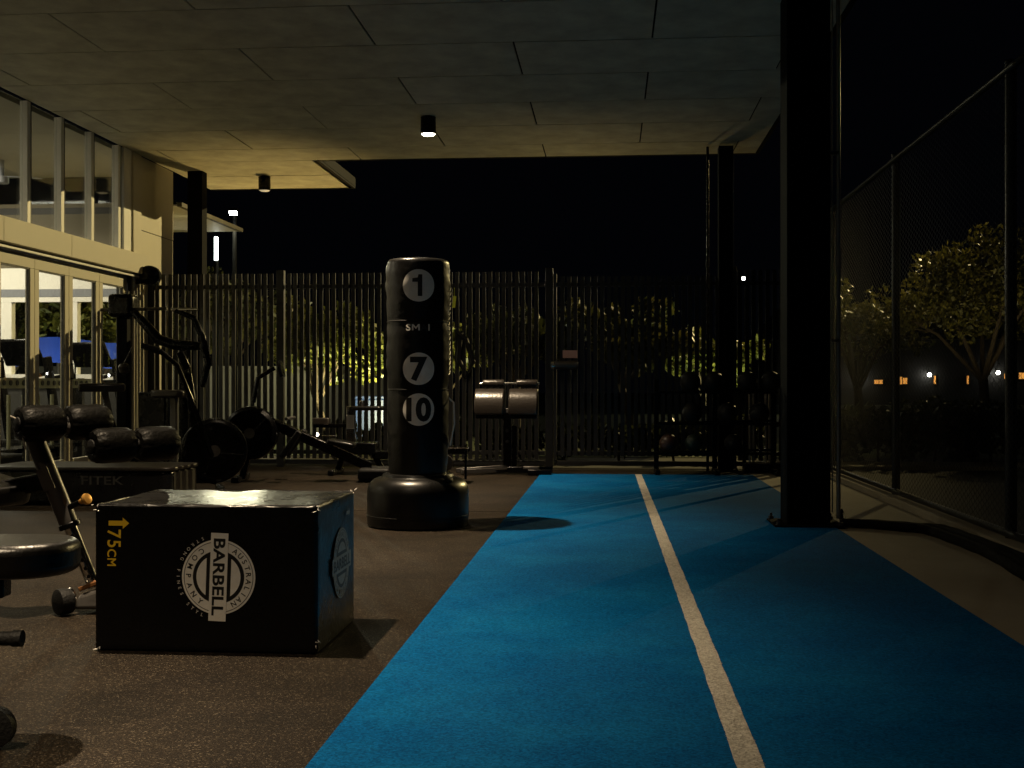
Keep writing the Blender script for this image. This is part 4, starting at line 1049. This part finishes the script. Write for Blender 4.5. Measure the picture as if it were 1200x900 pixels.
# ball rack, balls, bars
br = thing('ball_rack', (1.05, 12.38, 0), 'black tiered rack of exercise balls in front of the gate column', 'rack', None, 0, world=False)
for x in (-0.58, 0.02, 0.62):
    part('upright', MB().bar((x, 0.14, 0.02), (x, 0.14, 0.98), 0.05, 0.05), 'black_metal', br, 0.004)
    part('foot', MB().bar((x, -0.26, 0.03), (x, 0.2, 0.03), 0.05, 0.05), 'black_metal', br, 0.004)
for z in (0.22, 0.52, 0.84):
    for y in (-0.06, 0.07): part('shelf_tube', MB().tube((-0.6, y, z), (0.64, y, z + (0.03 if y > 0 else 0)), 0.014, n=10), 'black_metal', br)
balls = [(-0.46, 0.22, 'red_ball', 'pinkish ball at the left end of the lowest tier of the rack'), (-0.2, 0.22, 'green_ball', 'dark green ball on the lowest tier of the rack'), (0.2, 0.22, 'black_rubber', 'black ball on the lowest tier, right of the green one'),
         (-0.22, 0.52, 'black_rubber', 'black ball on the middle tier above the green one'), (0.14, 0.52, 'black_rubber', 'black ball on the middle tier beside the column'), (0.46, 0.52, 'black_rubber', 'black ball at the right end of the middle tier'),
         (-0.24, 0.84, 'black_rubber', 'leftmost black ball on the top tier of the rack'), (0.0, 0.84, 'black_rubber', 'second black ball from the left on the top tier'), (0.34, 0.84, 'black_rubber', 'third black ball from the left on the top tier'), (0.58, 0.84, 'black_rubber', 'rightmost black ball on the top tier of the rack')]
for x, z, mat, lab in balls:
    r_ = 0.105 if z > 0.5 else 0.095
    c_ = Vector((1.05 + x, 12.385, z + 0.014 + math.sqrt(max(0, (r_ + .014) ** 2 - .065 ** 2))))
    b_ = thing('medicine_ball', (c_.x, c_.y, c_.z - r_), lab, 'ball', 'balls on the rack')
    part('shell', MB().ball(c_, r_, 28), mat, b_)
    part('seam', MB().lathe([(r_ * 1.0005, -0.003), (r_ + .002, 0), (r_ * 1.0005, 0.003)], 28, c_, (0.3, 0.2, 1)), mat, b_)
bs = thing('bar_stand', (1.72, 12.75, 0), 'black floor stand holding upright chrome bars at the fence corner', 'stand', None, 0, world=False)
part('base', MB().box((0, 0, 0.05), (0.66, 0.26, 0.09)), 'black_metal', bs, 0.01)
part('collar_plate', MB().box((0, 0.1, 0.50), (0.60, 0.03, 0.05)), 'black_metal', bs, 0.004)
for s in (-1, 1): part('side_post', MB().bar((s * 0.31, 0.1, 0.09), (s * 0.31, 0.1, 0.55), 0.04, 0.04), 'black_metal', bs, 0.004)
for i, (x, h, lab) in enumerate(((1.455, 1.02, 'leftmost upright chrome bar in the floor stand'), (1.495, 1.02, 'second upright chrome bar from the left in the stand'), (1.62, 0.92, 'third upright chrome bar from the left in the stand'), (1.66, 0.92, 'fourth upright chrome bar from the left in the stand'), (1.79, 0.86, 'fifth upright chrome bar from the left in the stand'), (1.83, 0.86, 'second upright chrome bar from the right in the stand'), (2.0, 1.02, 'rightmost upright chrome bar in the stand'))):
    b_ = thing('weight_bar', (x, 12.74, 0.095), lab, 'bar', 'upright bars in the stand')
    part('shaft', MB().tube((x, 12.74, 0.096), (x, 12.74, h), 0.0125, n=12), 'steel_edge', b_)
    part('end_sleeve', MB().lathe([(0.02, h - .06), (0.022, h - .055), (0.022, h), (0.015, h + .005)], 14, (x, 12.74, 0)), 'black_metal', b_)

# battle rope from the column foot along the mesh fence
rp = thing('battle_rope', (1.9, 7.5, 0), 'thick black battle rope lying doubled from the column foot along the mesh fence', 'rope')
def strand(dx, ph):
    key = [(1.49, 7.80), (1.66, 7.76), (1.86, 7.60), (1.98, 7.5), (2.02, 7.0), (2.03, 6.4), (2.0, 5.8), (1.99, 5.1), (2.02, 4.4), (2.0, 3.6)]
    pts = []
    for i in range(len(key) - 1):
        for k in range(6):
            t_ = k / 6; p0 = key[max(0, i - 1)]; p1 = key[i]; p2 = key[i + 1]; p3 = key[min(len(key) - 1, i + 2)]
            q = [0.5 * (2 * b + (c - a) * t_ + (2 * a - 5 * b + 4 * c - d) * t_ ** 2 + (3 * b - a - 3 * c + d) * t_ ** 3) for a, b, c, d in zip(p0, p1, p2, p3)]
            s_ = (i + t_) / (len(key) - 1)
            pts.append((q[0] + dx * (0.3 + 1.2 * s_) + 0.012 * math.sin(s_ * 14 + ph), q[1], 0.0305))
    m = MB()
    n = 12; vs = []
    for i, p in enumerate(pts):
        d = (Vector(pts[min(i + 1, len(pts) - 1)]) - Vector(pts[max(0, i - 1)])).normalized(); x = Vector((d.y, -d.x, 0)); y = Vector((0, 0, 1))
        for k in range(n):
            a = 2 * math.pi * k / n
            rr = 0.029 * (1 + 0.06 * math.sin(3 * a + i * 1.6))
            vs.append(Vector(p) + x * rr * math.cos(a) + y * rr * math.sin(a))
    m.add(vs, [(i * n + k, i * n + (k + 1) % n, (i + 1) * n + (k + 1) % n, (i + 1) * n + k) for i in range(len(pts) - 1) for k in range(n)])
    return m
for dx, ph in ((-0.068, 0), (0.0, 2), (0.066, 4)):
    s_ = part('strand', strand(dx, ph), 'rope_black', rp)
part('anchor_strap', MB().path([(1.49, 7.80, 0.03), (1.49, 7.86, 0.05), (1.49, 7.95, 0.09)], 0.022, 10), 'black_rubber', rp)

# ================================================================== BEYOND THE FENCES
def leaf_cloud(centres, n, size, seed, flatten=1.0):
    g = np.random.default_rng(seed)
    c = np.array([k[:3] for k in centres]); rr = np.array([k[3] for k in centres])
    i = g.choice(len(c), n, p=rr ** 2 / (rr ** 2).sum())
    d = g.normal(0, 1, (n, 3)); d /= np.linalg.norm(d, axis=1)[:, None]
    p = c[i] + d * (rr[i] * g.random(n) ** 0.45)[:, None] * np.array([1, 1, flatten])
    a = g.normal(0, 1, (n, 3)); a /= np.linalg.norm(a, axis=1)[:, None]
    b = np.cross(a, g.normal(0, 1, (n, 3))); b /= np.linalg.norm(b, axis=1)[:, None]
    s = (size * g.uniform(0.6, 1.3, n))[:, None]
    q = np.stack([p - a * s, p + b * s * 0.45, p + a * s, p - b * s * 0.45], 1).reshape(-1, 3)
    f = np.arange(4 * n, dtype=np.int32)
    return q, f
def cloud_part(name, centres, n, size, seed, mat, parent, flatten=1.0):
    q, f = leaf_cloud(centres, n, size, seed, flatten)
    o_ = off_of(parent); q = q - np.array(o_)
    me = bpy.data.meshes.new(name)
    me.vertices.add(len(q)); me.vertices.foreach_set('co', q.ravel().astype(np.float32))
    me.loops.add(len(f)); me.loops.foreach_set('vertex_index', f)
    me.polygons.add(len(f) // 4); me.polygons.foreach_set('loop_start', np.arange(0, len(f), 4, dtype=np.int32))
    me.update(); me.validate(); me.materials.append(MATS[mat])
    o = bpy.data.objects.new(name, me); COL.objects.link(o); o.parent = parent
    return tag(o, kind='stuff')
def tree(x, y, h, spread, label, seed, leaf='leaf_olive', n=7000, size=0.075, bare=0.3, tr=0.09, cat='tree', name='tree', group='trees beyond the fences'):
    q = random.Random(seed)
    t = thing(name, (x, y, -0.05), label, cat, group)
    trunk, tips = MB(), []
    fork = h * bare
    top = Vector((x + q.uniform(-.15, .15), y + q.uniform(-.15, .15), fork))
    trunk.path([(x, y, -0.06), (x + .02, y, fork * .5), top], [tr * 1.25, tr, tr * 0.8], 10)
    nb = 7
    for k in range(nb):
        a = 2 * math.pi * k / nb + q.uniform(-.4, .4); up = q.uniform(0.45, 1.0)
        e = Vector((x + math.cos(a) * spread * q.uniform(.45, .85), y + math.sin(a) * spread * q.uniform(.45, .85), fork + (h - fork) * up * 0.85))
        m_ = top.lerp(e, 0.5) + Vector((q.uniform(-.12, .12), q.uniform(-.12, .12), 0.12 * h * .3))
        trunk.path([top - Vector((0, 0, .1)), m_, e], [tr * .55, tr * .33, tr * .12], 7)
        for j in range(5):
            b0 = m_.lerp(e, q.uniform(0, 1))
            b1 = b0 + Vector((q.uniform(-1, 1), q.uniform(-1, 1), q.uniform(-.2, 1))).normalized() * spread * q.uniform(.25, .55)
            trunk.path([b0, b0.lerp(b1, .5) + Vector((0, 0, .05)), b1], [tr * .2, tr * .12, tr * .05], 5)
            tips.append((b1.x, b1.y, b1.z, spread * q.uniform(.13, .30)))
        tips.append((e.x, e.y, e.z, spread * q.uniform(.2, .36)))
    part('trunk', trunk, 'bark', t)
    cloud_part('crown', tips, n, size, seed, leaf, t, 0.8)
    return t
tree(6.5, 21.5, 3.6, 1.9, 'broad olive leaved tree lit yellow beyond the mesh fence', 11, 'leaf_gold', n=11000, size=0.06)
tree(4.55, 22.5, 3.0, 1.1, 'smaller dim tree just right of the steel column', 12, n=3500, size=0.06)
tree(9.2, 23.0, 3.6, 1.7, 'olive tree cut off by the right edge of the picture', 13, n=7000, size=0.06)
tree(-4.3, 17.6, 2.0, 0.95, 'bright green bushy tree lit behind the fence left of the bag', 14, 'leaf_green', 5000, 0.07, 0.35, 0.05)
tree(-2.9, 19.0, 2.1, 0.8, 'lit green bush just left of the bag behind the slats', 15, 'leaf_green', 3000, 0.07, 0.3, 0.05)
tree(-7.3, 22.3, 2.9, 1.2, 'reddish olive tree under the lit awning by the building', 16, 'leaf_olive', 4200, 0.08, 0.4, 0.07)
tree(-1.35, 17.0, 2.1, 0.8, 'slim tree with yellow lit trunk behind the back extension bench', 17, 'leaf_dark', 2600, 0.07, 0.5, 0.055)
tree(0.25, 17.5, 2.2, 0.85, 'slim brown trunked tree behind the gate', 18, 'leaf_olive', 3000, 0.07, 0.42, 0.06)
tree(1.5, 18.5, 1.9, 0.8, 'yellow lit shrub tree behind the upright bars', 19, 'leaf_green', 2600, 0.07, 0.3, 0.05)
tree(-8.3, 18.6, 3.0, 1.1, 'lit leafy tree seen through the farthest door pane', 20, 'leaf_green', 4200, 0.09, 0.35, 0.07)
tree(-9.9, 19.2, 3.4, 1.3, 'lit leafy tree seen through the left door panes', 21, 'leaf_green', 4600, 0.09, 0.35, 0.07)
def hedge(x0, x1, y, h, d, label, seed, n, leaf='leaf_dark', size=0.06):
    t = thing('hedge', ((x0 + x1) / 2, y, -0.05), label, 'hedge', 'hedges beyond the fences')
    q = random.Random(seed); c = []
    for k in range(int((x1 - x0) / 0.35)):
        c.append((x0 + 0.35 * k + q.uniform(-.1, .1), y + q.uniform(-d, d) * .4, h * q.uniform(.35, .62), h * q.uniform(.38, .55)))
    cloud_part('foliage', c, n, size, seed, leaf, t)
    st_ = MB()
    for k in range(int((x1 - x0) / 0.7)): st_.tube((x0 + .7 * k, y, -.06), (x0 + .7 * k + q.uniform(-.1, .1), y, h * .6), .02, .01, 6)
    tag(part('stems', st_, 'bark', t), kind='stuff')
hedge(2.7, 13, 15.6, 0.75, 0.5, 'low dark hedge behind the lit path right of the column', 31, 16000)
hedge(-3.4, 2.4, 15.4, 0.5, 0.4, 'low dark planting right behind the slat fence', 32, 6000)
wl_ = thing('garden_wall', (-6, 21.5, 0), 'low pale rendered wall seen through the slats left of the bag', 'wall')
part('wall_face', MB().span((-11, 21.4, -0.05), (-3.1, 21.6, 1.2)), 'pale_render', wl_, smooth=0)
part('coping', MB().span((-11, 21.36, 1.203), (-3.08, 21.64, 1.27)), 'pale_render', wl_, 0.005, smooth=0)
bn = thing('banner', (-9.2, 18.0, 0), 'bright blue banner strung on posts outside the end windows', 'banner')
bq = MB(); N_ = 24
vs = [(-11.2 + 3.9 * i / N_, 17.9 + 0.04 * math.sin(i * 1.3) + k * .006, z + 0.05 * math.sin(i * .5)) for k in (0, 1) for i in range(N_ + 1) for z in (1.22, 1.62)]
fs = [(2 * i, 2 * i + 2, 2 * i + 3, 2 * i + 1) for i in range(N_)] + [(2 * (N_ + 1) + 2 * i + 1, 2 * (N_ + 1) + 2 * i + 3, 2 * (N_ + 1) + 2 * i + 2, 2 * (N_ + 1) + 2 * i) for i in range(N_)]
part('cloth', bq.add(vs, fs), 'blue_sheet', bn)
for x in (-11.2, -9.9, -8.6, -7.3): part('post', MB().tube((x, 18.0, -.05), (x, 18.0, 1.75), 0.025, n=8), 'galv', bn)
bi = thing('wheelie_bin', (-3.75, 18.6, 0), 'blue bin standing behind the slats beside the bag', 'bin')
part('bin_body', MB().prism(round_rect(-4.0, -3.5, 18.35, 18.85, 0.05), -0.04, 0.7), 'blue_bin', bi, 0.01)
part('lid', MB().prism(round_rect(-4.02, -3.48, 18.32, 18.88, 0.05), 0.703, 0.75), 'blue_bin', bi, 0.01)

def lamp_post(x, y, z, label, lens, energy, color, target, cone, head=0.30, name='street_lamp', grp='outdoor lamp posts', blend=0.6, low=False):
    t = thing(name, (x, y, -0.05), label, 'street lamp', grp)
    d = (Vector(target) - Vector((x, y, z))).normalized()
    h = Vector((d.x, d.y, 0)).normalized()
    back = Vector((x, y, 0)) - h * (head * 0.9)
    part('pole', MB().tube((back.x, back.y, -0.06), (back.x, back.y, z + 0.06), 0.055, 0.035, 12), 'dark_steel', t)
    part('arm', MB().bar((back.x, back.y, z + 0.05), (x, y, z + 0.05), 0.04, 0.04), 'dark_steel', t)
    hd = part('head', MB().bar(Vector((x, y, z)) - d * 0.09, Vector((x, y, z)) - d * 0.02, head * 0.9, head * 0.6), 'dark_steel', t, 0.01)
    part('lens', MB().bar(Vector((x, y, z)) - d * 0.019, Vector((x, y, z)) - d * 0.008, head * 0.75, head * 0.45), lens, hd, smooth=0)
    if energy: spot('lamp', (x, y, z), energy, cone, blend, color, t, 0.035, target)
    return t
SOD = (1.0, 0.78, 0.33)
lamp_post(11.2, 30.4, 8.5, 'tall flood lamp right of the picture aimed at the court', 'lens_flood', 10500, SOD, (-5.6, 12.2, 1.6), 43, 0.45, blend=1.0)
lamp_post(-6.45, 20.0, 3.86, 'bright white flood lamp above the awning beyond the building', 'lens_flood', 260, (1.0, 0.95, 0.62), (-6.0, 17.2, 0.0), 150, 0.17, blend=0.4)
lamp_post(4.4, 40.0, 4.45, 'small far white lamp above the fence left of the column', 'lens_far', 120, (1, .9, .7), (3.5, 36, 0), 120, 0.30)
def uplight(x, y, target, energy, cone, label, color=(1, .72, .26)):
    t = thing('garden_uplight', (x, y, -0.05), label, 'garden light', 'uplights in the planting')
    d = (Vector(target) - Vector((x, y, 0.16))).normalized()
    part('spike', MB().tube((x, y, -.06), (x, y, 0.12), 0.012, n=8), 'black_metal', t)
    part('can', MB().lathe([(0.045, -0.10), (0.055, -0.09), (0.055, 0.05), (0.048, 0.05), (0.048, 0.035)], 18, (x, y, 0.16), d), 'black_metal', t)
    part('lens', MB().lathe([(0.047, 0.036), (0.03, 0.042), (0.0001, 0.043)], 18, (x, y, 0.16), d), 'lens_white', t)
    spot('lamp', Vector((x, y, 0.16)) + d * 0.06, energy, cone, 0.8, color, t, 0.04, target)
uplight(-4.3, 17.2, (-4.2, 14.6, 3.46), 210, 46, 'ground uplight at the foot of the bright green tree', (1, .68, .22))
uplight(1.75, 17.2, (1.5, 18.5, 1.2), 130, 100, 'added ground uplight at the shrub tree behind the upright bars', (.95, 1, .5))  # added lamp, brightens the shrub; no known fixture here
uplight(-1.42, 16.6, (-1.3, 13.8, 3.46), 36, 46, 'ground uplight at the trunk behind the back extension bench')
uplight(0.18, 17.1, (0.3, 14.2, 3.46), 36, 46, 'ground uplight at the trunk behind the gate')
uplight(-6.0, 16.4, (-6.6, 17.6, 3.46), 60, 120, 'ground uplight under the lit awning')
uplight(-3.4, 16.9, (-3.7, 18.2, 1.2), 520, 110, 'ground uplight facing the bushes left of the bag', (1, .93, .45))
uplight(-8.6, 16.2, (-9.0, 18.8, 1.6), 150, 120, 'added ground uplight outside the end windows', (1, .95, .7))  # added only to light the trees and banner behind the windows
uplight(5.0, 18.4, (6.5, 21.3, 3.1), 70, 60, 'added ground uplight below the broad olive tree', (1, .84, .42))  # extra lamp put in to brighten this tree's crown
lt = thing('light_column', (-6.75, 20.0, 0), 'slim glowing white light column under the awning', 'light column')
part('pole', MB().tube((-6.75, 20.0, -0.05), (-6.75, 20.0, 3.05), 0.04, n=10), 'dark_steel', lt)
part('tube', MB().tube((-6.75, 20.0, 3.06), (-6.75, 20.0, 3.46), 0.032, n=10), 'tube_light', lt)
# far house with lit windows across the park
hs = thing('far_house', (16, 62, 0), 'long low far house with orange lit windows and white porch lamps', 'house')
part('wall', MB().span((8, 61, -0.05), (30, 67, 3.2)), 'dark_wall', hs, smooth=0)
part('roof', MB().add([(7.4, 60.4, 3.2), (30.6, 60.4, 3.2), (30.6, 67.6, 3.2), (7.4, 67.6, 3.2), (9, 64, 5.2), (29, 64, 5.2)], [(0, 1, 5, 4), (2, 3, 4, 5), (1, 2, 5), (3, 0, 4), (3, 2, 1, 0)]), 'dark_wall', hs, smooth=0)
for x0, x1, z0, z1 in ((13.1, 13.3, 1.0, 1.2), (13.34, 13.5, 1.0, 1.2), (14.15, 14.28, 0.98, 1.35), (14.32, 14.45, 0.98, 1.35), (14.5, 14.7, 1.0, 1.3), (16.0, 16.08, 1.0, 1.4), (17.6, 17.68, 1.0, 1.4), (19.4, 19.6, 1.25, 1.5), (19.7, 19.95, 1.25, 1.55), (20.1, 20.5, 1.25, 1.55), (21, 21.6, 1.2, 1.5)):
    w_ = part('window', MB().span((x0 - .05, 60.93, z0 - .05), (x1 + .05, 60.98, z1 + .05)), 'dark_wall', hs, smooth=0)
    part('pane', MB().span((x0, 60.90, z0), (x1, 60.925, z1)), 'window_orange', w_, smooth=0)
for x, z in ((12.45, 1.30), (15.7, 1.45), (19.0, 1.55), (10.0, 1.4)):
    part('porch_lamp', MB().ball((x, 60.6, z), 0.10, 12), 'lens_far', hs)
    part('lamp_bracket', MB().bar((x, 60.6, z + .1), (x, 61.0, z + .14), .05, .05), 'dark_steel', hs)
